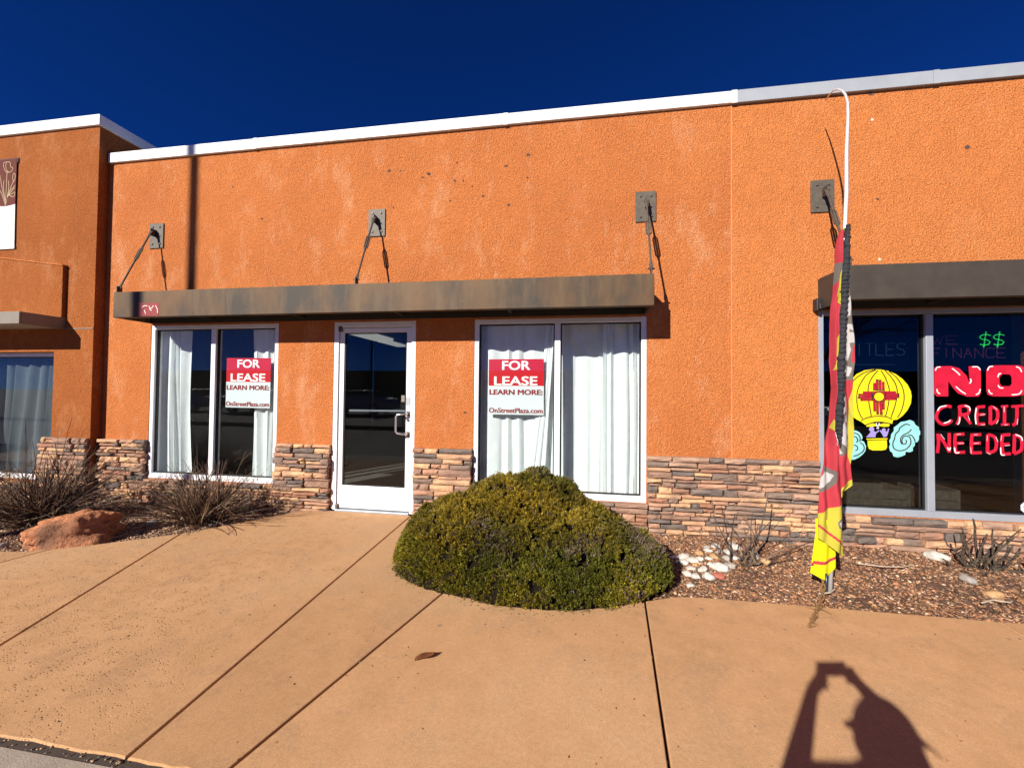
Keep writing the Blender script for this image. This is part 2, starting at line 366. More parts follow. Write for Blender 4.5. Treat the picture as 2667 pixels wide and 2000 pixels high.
def asphalt():
    m, t, b = new_mat('asphalt'); b.inputs['Roughness'].default_value = 0.9
    n = tex(t, 'ShaderNodeTexNoise', 120.0, Detail=4.0); n2 = tex(t, 'ShaderNodeTexNoise', 0.5, Detail=6.0)
    c = mixc(t, ramp(t, n.outputs['Fac'], 0.35, 0.7), (0.06, 0.055, 0.05), (0.14, 0.13, 0.12))
    c = mixc(t, ramp(t, n2.outputs['Fac'], 0.4, 0.7), c, (0.10, 0.092, 0.085)); t.links.new(c, b.inputs['Base Color'])
    bump(t, b, n.outputs['Fac'], 0.5, 0.006); return m
M['asphalt'] = asphalt()
M['gutter'] = simple('gutter', (0.30, 0.25, 0.20), 0.9, var=0.2, vscale=8, bs=0.5, bscale=150, bdist=0.004)
def fascia_mat():
    m, t, b = new_mat('weathered_fascia'); b.inputs['Roughness'].default_value = 0.62; b.inputs['Specular IOR Level'].default_value = 0.25
    n1 = tex(t, 'ShaderNodeTexNoise', 2.0, Detail=5.0, Roughness=0.6, stretch=(1.0, 1.0, 0.55))
    n2 = tex(t, 'ShaderNodeTexNoise', 9.0, Detail=6.0, Roughness=0.65, stretch=(1.0, 1.0, 0.16))
    n3 = tex(t, 'ShaderNodeTexNoise', 30.0, Detail=4.0, Roughness=0.6)
    c = mixc(t, ramp(t, n1.outputs['Fac'], 0.40, 0.66), (0.044, 0.036, 0.028), (0.125, 0.069, 0.030))
    c = mixc(t, ramp(t, n2.outputs['Fac'], 0.48, 0.78), c, (0.125, 0.082, 0.044))
    c = mixc(t, ramp(t, n3.outputs['Fac'], 0.66, 0.76), c, (0.18, 0.12, 0.065))
    t.links.new(c, b.inputs['Base Color']); return m
M['fascia'] = fascia_mat()
M['fascia_dark'] = simple('fascia_dark', (0.046, 0.037, 0.029), 0.6, var=0.18, vscale=6)
M['soffit_dark'] = simple('soffit_dark', (0.028, 0.024, 0.020), 0.8, var=0.1)
M['soffit_pale'] = simple('soffit_pale', (0.40, 0.37, 0.30), 0.6, var=0.1)
M['fascia_pale'] = simple('fascia_pale', (0.19, 0.165, 0.135), 0.55, var=0.08)
M['patch_red'] = simple('patch_red', (0.20, 0.02, 0.015), 0.5, var=0.4, vscale=30)
M['scar'] = simple('scar', (0.07, 0.045, 0.04), 0.9, var=0.3, vscale=60)
M['scar_pale'] = simple('scar_pale', (0.6, 0.5, 0.42), 0.9, var=0.1)

# ------------------------------------------------------------------ ground, beds, pavement
mb = MB(); mb.quad((-400, -400, -0.30), (400, -400, -0.30), (400, 400, -0.30), (-400, 400, -0.30))
tag(mb.build('ground', M['soil']), None, None, kind='structure')
mb = MB(); mb.quad((-400, -400, -0.02), (400, -400, -0.02), (400, -3.6, -0.02), (-400, -3.6, -0.02))
tag(mb.build('parking_lot', M['asphalt']), None, None, kind='structure')
mb = MB(); mb.box(-12, 9, -3.1, 0.1, -0.2, -0.075); tag(mb.build('subsoil', M['core']), None, None, kind='structure')

def curve_pts(p, n=6):
    out = []
    for i in range(len(p)-1):
        a = Vector(p[max(i-1, 0)]); b = Vector(p[i]); c = Vector(p[i+1]); d = Vector(p[min(i+2, len(p)-1)])
        for k in range(n):
            t = k/n
            out.append(tuple(0.5*((2*b)+(c-a)*t+(2*a-5*b+4*c-d)*t*t+(3*b-a-3*c+d)*t**3)))
    out.append(tuple(p[-1])); return out
LEFT_EDGE = curve_pts([(-12.0, -1.62), (-6.5, -1.62), (-4.85, -1.58), (-4.42, -1.45), (-4.08, -1.23), (-3.68, -0.90), (-3.36, -0.45), (-3.12, -0.10)])
BUSH_EDGE = curve_pts([(-1.64, -0.06), (-1.46, -0.55), (-1.30, -1.05), (-1.00, -1.40), (-0.55, -1.58), (-0.05, -1.60), (0.40, -1.50), (0.72, -1.37), (1.0, -1.345)])
def left_y(x):
    for a, b in zip(LEFT_EDGE, LEFT_EDGE[1:]):
        if a[0] <= x <= b[0]: return a[1]+(b[1]-a[1])*(x-a[0])/(b[0]-a[0])
    return 0.0
def edge_at(P, x):
    for a, b in zip(P, P[1:]):
        if a[0] <= x <= b[0]: return a[1]+(b[1]-a[1])*(x-a[0])/(b[0]-a[0])
    return P[-1][1]
walk = thing('sidewalk', (0, -2, 0), kind='structure')
def offset_poly(P, d):
    n = len(P); A = sum(P[i][0]*P[(i+1) % n][1]-P[(i+1) % n][0]*P[i][1] for i in range(n)); sg = 1 if A > 0 else -1
    out = []
    for i in range(n):
        a, b, c = Vector(P[i-1]), Vector(P[i]), Vector(P[(i+1) % n])
        e1 = (b-a).normalized(); e2 = (c-b).normalized()
        n1 = Vector((-e1.y, e1.x))*sg; n2 = Vector((-e2.y, e2.x))*sg
        k = (n1+n2); k = k/max(0.35, k.length_squared/2) if k.length > 0.05 else n1
        out.append((b.x+k.x*d, b.y+k.y*d))
    return out
def slab(P, z=0.0):
    P = [p for i, p in enumerate(P) if (Vector(p)-Vector(P[i-1])).length > 1e-4]
    rings = [(offset_poly(P, 0.006), -0.10), (offset_poly(P, 0.006), z-0.006), (offset_poly(P, 0.0075), z-0.002), (offset_poly(P, 0.0105), z)]
    m = MB(); n = len(P)
    for R, zz in rings: m.v += [(p[0], p[1], zz) for p in R]
    for r in range(3):
        for i in range(n):
            j = (i+1) % n; m.f.append((r*n+i, r*n+j, (r+1)*n+j, (r+1)*n+i)); m.m.append(0)
    for t in tessellate_polygon([[Vector((p[0], p[1], 0)) for p in rings[3][0]]]):
        m.f.append(tuple(3*n+i for i in t)); m.m.append(0)
    return m.build('slab', M['concrete'], walk)
J0 = (-9.2, -1.62), (-9.5, -2.985); J5 = (-4.44, -1.46), (-4.72, -2.985); J4 = (-3.73, -0.95), (-2.86, -2.985)
J1 = (-1.785, -0.03), (-1.658, -2.985); J2 = (-0.85, -1.50), (-1.248, -2.985); J3 = (0.49, -1.47), (0.335, -2.985); JR = (2.612, -1.34), (2.55, -2.985)
cut = lambda P, x0, x1: [(x0, edge_at(P, x0))]+[p for p in P if x0 < p[0] < x1]+[(x1, edge_at(P, x1))]
BY = -2.985
def ragged(x0, x1):
    n = max(2, int((x1-x0)/0.05)); L = []
    for i in range(n+1):
        x = x0+(x1-x0)*i/n
        L.append((x, BY+0.012*noise.noise(Vector((x*7, 1.3, 0)))+0.008*noise.noise(Vector((x*31, 4.3, 0)))))
    return L
def bot(a, b): return list(reversed(ragged(a, b)))
slab(cut(LEFT_EDGE, -12, J0[0][0])+bot(-12, J0[1][0]))
slab(cut(LEFT_EDGE, J0[0][0], J5[0][0])+bot(J0[1][0], J5[1][0]))
slab(cut(LEFT_EDGE, J5[0][0], J4[0][0])+bot(J5[1][0], J4[1][0]))
slab(cut(LEFT_EDGE, J4[0][0], -3.12)+[(-2.80, -0.03), (-1.785, -0.03)]+bot(J4[1][0], J1[1][0]))
slab([(-1.785, -0.03), (-1.66, -0.03)]+[p for p in BUSH_EDGE if p[0] < J2[0][0]]+[(J2[0][0], edge_at(BUSH_EDGE, J2[0][0]))]+bot(J1[1][0], J2[1][0]))
slab(cut(BUSH_EDGE, J2[0][0], J3[0][0])+bot(J2[1][0], J3[1][0]))
slab(cut(BUSH_EDGE, J3[0][0], 0.98)+[(1.6, -1.342), (JR[0][0], -1.338)]+bot(J3[1][0], JR[1][0]))
slab([(JR[0][0], -1.338), (5.2, -1.335)]+bot(JR[1][0], 5.2)); slab([(5.2, -1.335), (9, -1.335)]+bot(5.2, 9))
mb = MB(); mb.box(-12, 9, -3.0115, -2.968, -0.1, -0.0085); tag(mb.build('crack_soil', M['mortar']), None, None, kind='structure')
mb = MB(); mb.box(-12, 12, -3.65, -3.012, -0.1, -0.006)
tag(mb.build('gutter', M['gutter'], loc=(0, -3.3, 0)), None, None, kind='structure')
# crumbled concrete along the crack between walk and gutter
V = []; F = []; C = []
def ico():
    p = (1+5**0.5)/2
    v = np.array([(-1, p, 0), (1, p, 0), (-1, -p, 0), (1, -p, 0), (0, -1, p), (0, 1, p), (0, -1, -p), (0, 1, -p), (p, 0, -1), (p, 0, 1), (-p, 0, -1), (-p, 0, 1)], float)
    v /= np.linalg.norm(v[0])
    f = np.array([(0, 11, 5), (0, 5, 1), (0, 1, 7), (0, 7, 10), (0, 10, 11), (1, 5, 9), (5, 11, 4), (11, 10, 2), (10, 7, 6), (7, 1, 8), (3, 9, 4), (3, 4, 2), (3, 2, 6), (3, 6, 8), (3, 8, 9), (4, 9, 5), (2, 4, 11), (6, 2, 10), (8, 6, 7), (9, 8, 1)])
    return v, f
IV, IF = ico()
def pebbles(rs, P, S, cols, flat=0.6, long=1.0):
    """P (n,3) centres, S (n,) radii, cols (n,3) -> arrays"""
    n = len(P)
    v = IV[None]*(1+rs.uniform(-0.28, 0.28, (n, 12, 1)))
    v = v*np.stack([rs.uniform(0.7, 1.35, n)*long, rs.uniform(0.6, 1.0, n), flat*rs.uniform(0.6, 1.2, n)], 1)[:, None]
    a = rs.uniform(0, 2*np.pi, n); tl = rs.normal(0, 0.35, n)
    x, y, z_ = v[..., 0], v[..., 1], v[..., 2]
    y2 = y*np.cos(tl)[:, None]-z_*np.sin(tl)[:, None]; z2 = y*np.sin(tl)[:, None]+z_*np.cos(tl)[:, None]
    X = x*np.cos(a)[:, None]-y2*np.sin(a)[:, None]; Y = x*np.sin(a)[:, None]+y2*np.cos(a)[:, None]
    V = np.stack([X, Y, z2], -1)*S[:, None, None]+P[:, None]
    F = IF[None]+(np.arange(n)*12)[:, None, None]
    return V.reshape(-1, 3), F.reshape(-1, 3), np.repeat(cols, 12, 0)
rs = np.random.RandomState(3)
n = 520; x = rs.uniform(-4, 4, n); P = np.stack([x, rs.normal(-3.0, 0.011, n), rs.uniform(-0.006, 0.0, n)], 1)
base = np.array([(0.30, 0.22, 0.13), (0.2, 0.17, 0.14), (0.45, 0.30, 0.16), (0.10, 0.07, 0.05)])
v, f, c = pebbles(rs, P, rs.uniform(0.002, 0.006, n), base[rs.randint(0, 4, n)])
tag(np_mesh('crack_debris', v, f, M['gravel'], loc=(0, -3, 0), col=c), 'crumbled grit in the crack between sidewalk and gutter', 'grit', kind='stuff')

def bed_height(x, y):
    return -0.035+0.022*noise.noise(Vector((x*2.1, y*2.1, 0.3)))+0.012*noise.noise(Vector((x*7, y*7, 2.1)))
def bed(name, x0, x1, yfun, ytop):
    nx = int((x1-x0)/0.06); ny = 26; v = []; f = []
    for i in range(nx+1):
        x = x0+(x1-x0)*i/nx; yb = yfun(x)
        for j in range(ny+1):
            y = yb+(ytop-yb)*j/ny; h = bed_height(x, y)
            v.append((x, y, h))
    for i in range(nx):
        for j in range(ny):
            a = i*(ny+1)+j; f.append((a, a+ny+1, a+ny+2, a+1))
    o = np_mesh(name, v, f, M['soil'], loc=(x0, -0.7, 0), smooth=True)
    tag(o, None, None, kind='structure')
def right_edge(x):
    return edge_at(BUSH_EDGE, x)-0.01 if x < 1.0 else -1.355
bed('planting_bed', -1.64, 9.0, right_edge, 0.0)
bed('planting_bed', -12.0, -3.1, lambda x: left_y(x)-0.012, -0.0)
# gravel mulch
def mulch(name, n, x0, x1, yfun, pal, label, seed, dens=None, smin=0.004, smax=0.0125, long=1.0, flat=0.5):
    rs = np.random.RandomState(seed); Px = []
    while len(Px) < n:
        x = rs.uniform(x0, x1); yb = yfun(x)+0.025; y = rs.uniform(yb, -0.03) if yb < -0.06 else -0.04
        if rs.rand() > abs(yb)/1.75+0.02: continue
        if dens and rs.rand() > dens(x, y): continue
        Px.append((x, y, bed_height(x, y)+0.004))
    P = np.array(Px); pal = np.array(pal)
    S = rs.uniform(smin, smax, n)*np.where(rs.rand(n) < 0.05, 1.9, 1.0)
    v, f, c = pebbles(rs, P, S, pal[rs.randint(0, len(pal), n)]*rs.uniform(0.7, 1.25, (n, 1)), flat, long)
    tag(np_mesh(name, v, f, M['gravel'], loc=(x0, -0.7, 0), col=c), label, 'gravel', kind='stuff')
PAL_R = [(0.36, 0.17, 0.085), (0.24, 0.11, 0.06), (0.42, 0.24, 0.13), (0.17, 0.08, 0.05), (0.40, 0.22, 0.12), (0.16, 0.09, 0.06), (0.54, 0.38, 0.26), (0.30, 0.15, 0.06), (0.20, 0.10, 0.06), (0.36, 0.16, 0.07), (0.12, 0.075, 0.05), (0.14, 0.08, 0.05), (0.22, 0.12, 0.07)]
PAL_L = [(0.34, 0.20, 0.12), (0.26, 0.13, 0.08), (0.42, 0.28, 0.18), (0.20, 0.11, 0.07), (0.48, 0.36, 0.25), (0.30, 0.14, 0.08)]
mulch('gravel', 24000, 0.55, 6.0, right_edge, PAL_R, 'reddish gravel and bark mulch in the bed under the stone wall', 5,
      lambda x, y: (1.0 if x < 1.9 else 0.75)*(0.5 if noise.noise(Vector((x*1.7, y*1.7, 5))) > 0.15 else 1.0))
mulch('bark_chips', 6500, 0.75, 6.0, right_edge, [(0.17, 0.085, 0.045), (0.10, 0.055, 0.035), (0.24, 0.13, 0.07), (0.34, 0.22, 0.13), (0.13, 0.08, 0.06)], 'splintered brown bark chips over the gravel under the stone wall', 8, None, 0.004, 0.010, 2.6, 0.3)
mulch('gravel', 15000, -7.2, -3.1, left_y, PAL_L, 'pinkish tan gravel in the bed below the curtained window', 6)

# ------------------------------------------------------------------ main building
bld = thing('stucco_building', (-1, 0, 0), 'long orange stucco storefront with stone base and white roof edge', 'building')
WT, WS = 2.2, 0.26
OPEN = [(-5.339, -3.521, WS, WT), (-2.79, -1.775, -0.3, WT), (-1.088, 0.758, WS, WT), (2.373, 4.275, 0.255, 2.225)]
def wall_mesh(x0, x1, z0, z1, y0, y1, opens, extra_x=()):
    m = MB(); xs = sorted(set([x0, x1]+[v for o in opens for v in o[:2] if x0 < v < x1]))
    zs = sorted(set([z0, z1]+[v for o in opens for v in o[2:] if z0 < v < z1]))
    ins = lambda x, z: any(o[0] < x < o[1] and o[2] < z < o[3] for o in opens)
    for a, b in zip(xs, xs[1:]):
        for c, d in zip(zs, zs[1:]):
            if ins((a+b)/2, (c+d)/2): continue
            m.quad((a, y0, c), (b, y0, c), (b, y0, d), (a, y0, d)); m.quad((b, y1, c), (a, y1, c), (a, y1, d), (b, y1, d))
    for o in opens:
        if o[1] <= x0 or o[0] >= x1: continue
        a, b, c, d = o; c = max(c, z0)
        m.quad((a, y0, c), (a, y0, d), (a, y1, d), (a, y1, c)); m.quad((b, y0, c), (b, y1, c), (b, y1, d), (b, y0, d))
        m.quad((a, y0, d), (b, y0, d), (b, y1, d), (a, y1, d))
        if c > z0: m.quad((a, y0, c), (a, y1, c), (b, y1, c), (b, y0, c))
    m.quad((x0, y0, z0), (x0, y1, z0), (x0, y1, z1), (x0, y0, z1)); m.quad((x1, y0, z0), (x1, y0, z1), (x1, y1, z1), (x1, y1, z0))
    m.quad((x0, y0, z1), (x1, y0, z1), (x1, y1, z1), (x0, y1, z1))
    return m
wl = wall_mesh(-6.06, 1.574, -0.3, 4.38, 0.0, 0.25, OPEN[:3]).build('wall', M['stucco_main'], bld, fixn=False)
wr = wall_mesh(1.586, 9.0, -0.3, 4.38, 0.0, 0.25, OPEN[3:]).build('wall', M['stucco_bright'], bld, fixn=False)
wr['label'] = 'brighter orange stucco panel right of the vertical joint'
MB().box(1.5745, 1.5855, -0.005, 0.2, 0.72, 4.34).build('control_joint', M['joint'], bld)
# parapet cap in lapped lengths
caps = [(-6.045, -3.9, 'flash_white'), (-3.905, -0.78, 'flash_white'), (-0.785, 1.575, 'flash_white'), (1.57, 3.35, 'flash_grey'), (3.345, 6.0, 'flash_grey'), (5.99, 9.0, 'flash_grey')]
for i, (a, b, mm) in enumerate(caps):
    dz = 0.004*(i % 2); dy = 0.003*(i % 2)
    MB().box(a, b, -0.032-dy, 0.33, 4.347+0.003*(i % 3), 4.474+dz*0.4).build('parapet_cap', M[mm], bld, bevel=0.004)
    MB().box(b-0.0, b+0.05, -0.0375, -0.034, 4.345, 4.476).build('cap_splice', M[mm], bld)
# hidden flat roof
MB().box(-6.06, 9, 0.25, 8, 4.0, 4.08).build('roof', M['flash_grey'], bld)
# rooms behind the glass
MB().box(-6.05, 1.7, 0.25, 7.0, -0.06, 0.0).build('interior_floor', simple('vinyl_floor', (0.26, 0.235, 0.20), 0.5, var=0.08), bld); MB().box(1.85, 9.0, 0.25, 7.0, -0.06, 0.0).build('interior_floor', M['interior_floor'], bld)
MB().box(-6.05, 9.0, 0.25, 7.0, 2.72, 2.8).build('interior_ceiling', M['ceiling'], bld)
m = MB(); m.box(-6.05, 9.0, 7.0, 7.1, 0, 2.8); m.box(-6.15, -6.055, 0.26, 7, 0, 2.8); m.box(1.7, 1.85, 0.26, 7, 0, 2.8); m.box(8.9, 9.0, 0.26, 7, 0, 2.8)
m.build('interior_wall', M['interior_wall'], bld)
MB().box(4.39, 4.51, 0.32, 0.45, 0.0, 2.72).build('interior_column', simple('column_paint', (0.55, 0.60, 0.56), 0.7, var=0.03), bld)
for (x0, x1, y0, y1) in ((-5.0, -4.5, 3.9, 5.1), (-5.0, -4.75, 5.2, 6.4), (-3.2, -2.9, 2.2, 3.4)):
    MB().box(x0, x1, y0, y1, 2.66, 2.715).build('ceiling_light', emit('lit_tube', (0.85, 0.8, 0.68), 0.55), bld)

def make_window(parent, x0, x1, z0, z1, yf, mull, fmat, gmat, fw=0.052, mw=0.062, sill=0.065):
    m = MB(); y0, y1 = yf, yf+0.10
    m.box(x0, x0+fw, y0, y1, z0, z1); m.box(x1-fw, x1, y0, y1, z0, z1)
    m.box(x0+fw, x1-fw, y0+0.002, y1-0.002, z1-fw, z1-0.001); m.box(x0+fw, x1-fw, y0+0.002, y1-0.002, z0+0.001, z0+sill)
    for mx in mull: m.box(mx-mw/2, mx+mw/2, y0+0.001, y1-0.001, z0+sill, z1-fw)
    win = m.build('window', fmat, parent, bevel=0.004)
    edges = [x0+fw]+[e for mx in mull for e in (mx-mw/2, mx+mw/2)]+[x1-fw]
    panes = []
    for a, b in zip(edges[::2], edges[1::2]):
        g = MB(); t = 0.014; yy = y0+0.030
        g.box(a, a+t, yy, yy+0.03, z0+sill, z1-fw); g.box(b-t, b, yy, yy+0.03, z0+sill, z1-fw)
        g.box(a+t, b-t, yy+0.001, yy+0.029, z1-fw-t, z1-fw); g.box(a+t, b-t, yy+0.001, yy+0.029, z0+sill, z0+sill+t)
        g.build('gasket', M['gasket'], win)
        p = MB().box(a+0.004, b-0.004, y0+0.042, y0+0.048, z0+sill+0.004, z1-fw-0.004).build('pane', gmat, win); panes.append(p)
    return win, panes
w1, _ = make_window(bld, *OPEN[0], 0.006, [-4.43], M['alu_white'], M['glass'])
w2, _ = make_window(bld, *OPEN[2], 0.006, [-0.166], M['alu_white'], M['glass'])
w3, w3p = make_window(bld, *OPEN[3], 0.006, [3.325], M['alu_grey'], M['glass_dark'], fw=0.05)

# door
D0, D1 = -2.79, -1.775
m = MB(); m.box(D0, D0+0.058, 0.004, 0.11, 0, 2.2); m.box(D1-0.052, D1, 0.004, 0.11, 0, 2.2); m.box(D0+0.058, D1-0.052, 0.006, 0.108, 2.135, 2.199)
door = m.build('door', M['alu_white'], bld, bevel=0.004); door['label'] = 'white aluminium framed glass entrance door'
lx0, lx1, lz0, lz1 = D0+0.064, D1-0.058, 0.022, 2.128
m = MB(); m.box(lx0, lx0+0.058, 0.022, 0.066, lz0, lz1); m.box(lx1-0.058, lx1, 0.022, 0.066, lz0, lz1)
m.box(lx0+0.058, lx1-0.058, 0.024, 0.064, lz1-0.055, lz1-0.001); m.box(lx0+0.058, lx1-0.058, 0.024, 0.064, lz0+0.001, 0.285)
m.build('door_leaf', M['alu_white'], door, bevel=0.004)
g = MB(); a, b, c, d = lx0+0.058, lx1-0.058, 0.285, lz1-0.055; t = 0.012
g.box(a, a+t, 0.034, 0.054, c, d); g.box(b-t, b, 0.034, 0.054, c, d); g.box(a+t, b-t, 0.035, 0.053, d-t, d); g.box(a+t, b-t, 0.035, 0.053, c, c+t)
g.build('gasket', M['gasket'], door)
MB().box(a+0.004, b-0.004, 0.041, 0.047, c+0.004, d-0.004).build('pane', M['glass_dark'], door)
MB().box(D0+0.058, D1-0.052, -0.02, 0.1, -0.02, 0.012).build('threshold', M['alu_grey'], door, bevel=0.003)
MB().tube([(lx0+0.10, 0.085, 1.155), (lx1-0.06, 0.085, 1.160)], 0.014, 8).build('push_bar', M['alu_white'], door, smooth=False)
h = MB(); hx = lx1-0.028
h.tube([(hx, 0.022, 1.135), (hx-0.005, -0.025, 1.135), (hx-0.03, -0.045, 1.132), (hx-0.095, -0.052, 1.125), (hx-0.115, -0.052, 1.105), (hx-0.115, -0.052, 0.935), (hx-0.095, -0.052, 0.915), (hx-0.03, -0.045, 0.908), (hx-0.005, -0.025, 0.905), (hx, 0.022, 0.905)], 0.0115, 8)
h.build('handle', M['chrome'], door, smooth=True)
for zz in (1.105, 0.873): MB().box(hx-0.022, hx+0.022, 0.014, 0.022, zz, zz+0.058).build('handle_plate', M['bolt'], door, bevel=0.006)
MB().tube([(hx, 0.024, 1.062), (hx, 0.012, 1.062)], 0.017, 12).build('lock', M['bolt'], door)
MB().box(hx-0.026, hx+0.022, 0.016, 0.022, 1.235, 1.325).build('latch_guard', M['alu_grey'], door, bevel=0.003)
MB().box(hx-0.095, hx-0.055, 0.0395, 0.0405, 1.27, 1.345).build('door_decal', M['fascia_pale'], door)
MB().box(D0+0.052, D0+0.10, 0.0, 0.022, 2.085, 2.15).build('pivot_hinge', M['bolt'], door, bevel=0.005); MB().box(D0+0.052, D0+0.085, 0.0, 0.022, 0.012, 0.07).build('pivot_hinge', M['bolt'], door, bevel=0.005)

# ledge stone veneer
def stone_geo(x0, x1, z0, z1, yb, dep, r):
    """one ledge stone, rough split face: 4x3 front grid"""
    m = MB(); nx, nz = 4, 3; e = min(0.010, (z1-z0)*0.18); n0 = 0
    cj = [[(r.uniform(-0.004, 0.004), r.uniform(-0.004, 0.004)) for _ in range(nz)] for _ in range(nx)]
    tl = r.uniform(-0.05, 0.05)
    def xz(i, k):
        return x0+(x1-x0)*i/(nx-1), z0+(z1-z0)*k/(nz-1)
    for k in range(nz):
        for i in range(nx):
            x, z = xz(i, k); jx, jz = cj[i][k]
            ed = (i in (0, nx-1))+(k in (0, nz-1))
            px = x+(e if i == 0 else -e if i == nx-1 else 0)+jx; pz = z+(e*0.8 if k == 0 else -e*0.8 if k == nz-1 else 0)+jz
            m.v.append((px, yb-dep+(0.007 if ed else 0.0)+(0.006 if ed == 2 else 0)+r.uniform(-0.006, 0.006)+tl*(z-z0), pz))
    for k in range(nz-1):
        for i in range(nx-1):
            a = k*nx+i; m.f.append((a, a+1, a+nx+1, a+nx)); m.m.append(0)
    bd = [(i, 0) for i in range(nx)]+[(nx-1, k) for k in range(1, nz)]+[(i, nz-1) for i in range(nx-2, -1, -1)]+[(0, k) for k in range(nz-2, 0, -1)]
    n1 = len(m.v)
    for (i, k) in bd:
        x, z = xz(i, k); jx, jz = cj[i][k]; m.v.append((x+jx*0.8, yb-dep+0.018, z+jz*0.8))
    n2 = len(m.v)
    for (i, k) in bd:
        x, z = xz(i, k); m.v.append((x, yb+0.004, z))
    L = len(bd)
    for q in range(L):
        q2 = (q+1) % L; a = bd[q][1]*nx+bd[q][0]; b = bd[q2][1]*nx+bd[q2][0]
        m.f.append((a, n1+q, n1+q2, b)); m.m.append(0); m.f.append((n1+q, n2+q, n2+q2, n1+q2)); m.m.append(0)
    return m
def lay(x0, x1, z0, z1, r):
    out = []; z = z1
    while z > z0+0.02:
        h = r.choice((0.036, 0.040, 0.045, 0.050, 0.056, 0.064, 0.076)); h = min(h, z-z0) if z-z0-h > 0.03 else z-z0
        x = x0+r.uniform(-0.012, 0.008)
        xe = x1+r.uniform(-0.008, 0.012)
        while x < xe-0.01:
            wd = r.choice((0.09, 0.12, 0.15, 0.19, 0.23, 0.27, 0.32))*r.uniform(0.85, 1.15)
            if xe-x-wd < 0.08: wd = xe-x
            g = r.uniform(0.003, 0.007); zj = r.uniform(-0.004, 0.004)
            if h > 0.07 and r.random() < 0.22:
                hh = h*r.uniform(0.42, 0.58)
                out.append((x+g, x+wd-g, z-hh+0.002+zj, z-0.003+zj)); out.append((x+g, x+wd-g*1.6, z-h+0.003, z-hh-0.003+zj))
            else: out.append((x+g, x+wd-g, z-h+0.003+zj, z-0.003+r.uniform(-0.003, 0.003)))
            x += wd
        z -= h
    return out
def veneer(parent, sections, y, seed, limit):
    r = random.Random(seed); allst = []
    vens = []
    for (a, b, c, d) in sections:
        vens.append(MB().box(a+0.006, b-0.006, y-0.012, y-0.001, c, d-0.006).build('stone_veneer', M['mortar'], parent))
        allst += [s+(len(vens)-1,) for s in lay(a, b, c, d, r)]
    def seen(s):
        cx = (s[0]+s[1])/2; return -(s[1]-s[0])*(s[3]-s[2])/(cx*cx+18)**1.2*(0.05 if s[3] < -0.02 or (-1.0 < cx < 0.25 and s[3] < 0.3) or cx > 4.35 else 1)
    allst.sort(key=seen)
    rest = [MB() for _ in STONE]; prev = None
    for k, s in enumerate(allst):
        g = stone_geo(*s[:4], y, r.uniform(0.036, 0.084), r)
        mi = r.choices(range(len(STONE)), (17, 15, 14, 14, 15, 11, 9, 11))[0]
        if k < limit: g.build('stone', STONE[mi], vens[s[4]], fixn=False)
        else:
            R = rest[mi]; n = len(R.v); R.v += g.v; R.f += [tuple(n+i for i in f) for f in g.f]; R.m += g.m
    big = MB()
    for mi, R in enumerate(rest):
        n = len(big.v); big.v += R.v; big.f += [tuple(n+i for i in f) for f in R.f]; big.m += [mi]*len(R.f)
    if big.v:
        o = big.build('small_stones', STONE, parent, fixn=False); o['kind'] = 'stuff'
veneer(bld, [(-6.045, -5.345, -0.16, 0.745), (-5.345, -3.515, -0.16, 0.2585), (-3.515, -2.80, -0.07, 0.757), (-1.765, -1.095, -0.06, 0.757),
             (-1.095, 0.765, -0.10, 0.2585), (0.765, 2.365, -0.12, 0.757), (2.365, 4.283, -0.12, 0.2535), (4.283, 6.0, -0.12, 0.757)], 0.0, 11, 300)
# old fixing holes and patched spots on the stucco
for i, (x, z) in enumerate([(-2.132, 3.958), (-1.995, 3.943), (-1.652, 3.884), (-1.314, 3.987), (-1.24, 3.773), (-0.754, 3.903), (-0.503, 4.009), (-1.134, 3.701), (-0.51, 3.754), (-1.007, 3.581), (-0.716, 3.467), (-1.337, 3.78), (-1.72, 3.848), (-2.074, 3.523), (-1.39, 3.555), (2.85, 4.328), (2.893, 3.294), (-1.186, 1.163), (-4.202, 3.915), (-3.788, 3.489), (3.644, 3.734)]):
    r = random.Random(i); s = r.uniform(0.008, 0.020)
    P = [(x+s*r.uniform(0.5, 1.2)*math.cos(a*0.785)*1.3, z+s*r.uniform(0.5, 1.1)*math.sin(a*0.785)) for a in range(8)]
    MB().prism(P, 'y', -0.0035, 0.004).build('anchor_hole', M['scar'], wl if x < 1.5 else wr)
for x, z in ((2.854, 4.072), (2.906, 2.705)):
    P = [(x+0.014*random.Random(q).uniform(0.6, 1.2)*math.cos(q*0.785), z+0.014*math.sin(q*0.785)) for q in range(8)]
    MB().prism(P, 'y', -0.0035, 0.004).build('plaster_patch', M['scar_pale'], wr)
m = MB(); m.box(4.085, 4.165, -0.06, 0.0, 3.735, 3.80); m.tube([(4.125, -0.06, 3.765), (4.125, -0.11, 3.745)], 0.025, 10); 
fl = m.build('flood_light', M['alu_grey'], loc=(4.1, 0, 3.72), bevel=0.006)
tag(fl, 'small grey wall light at the right edge of the stucco', 'light')

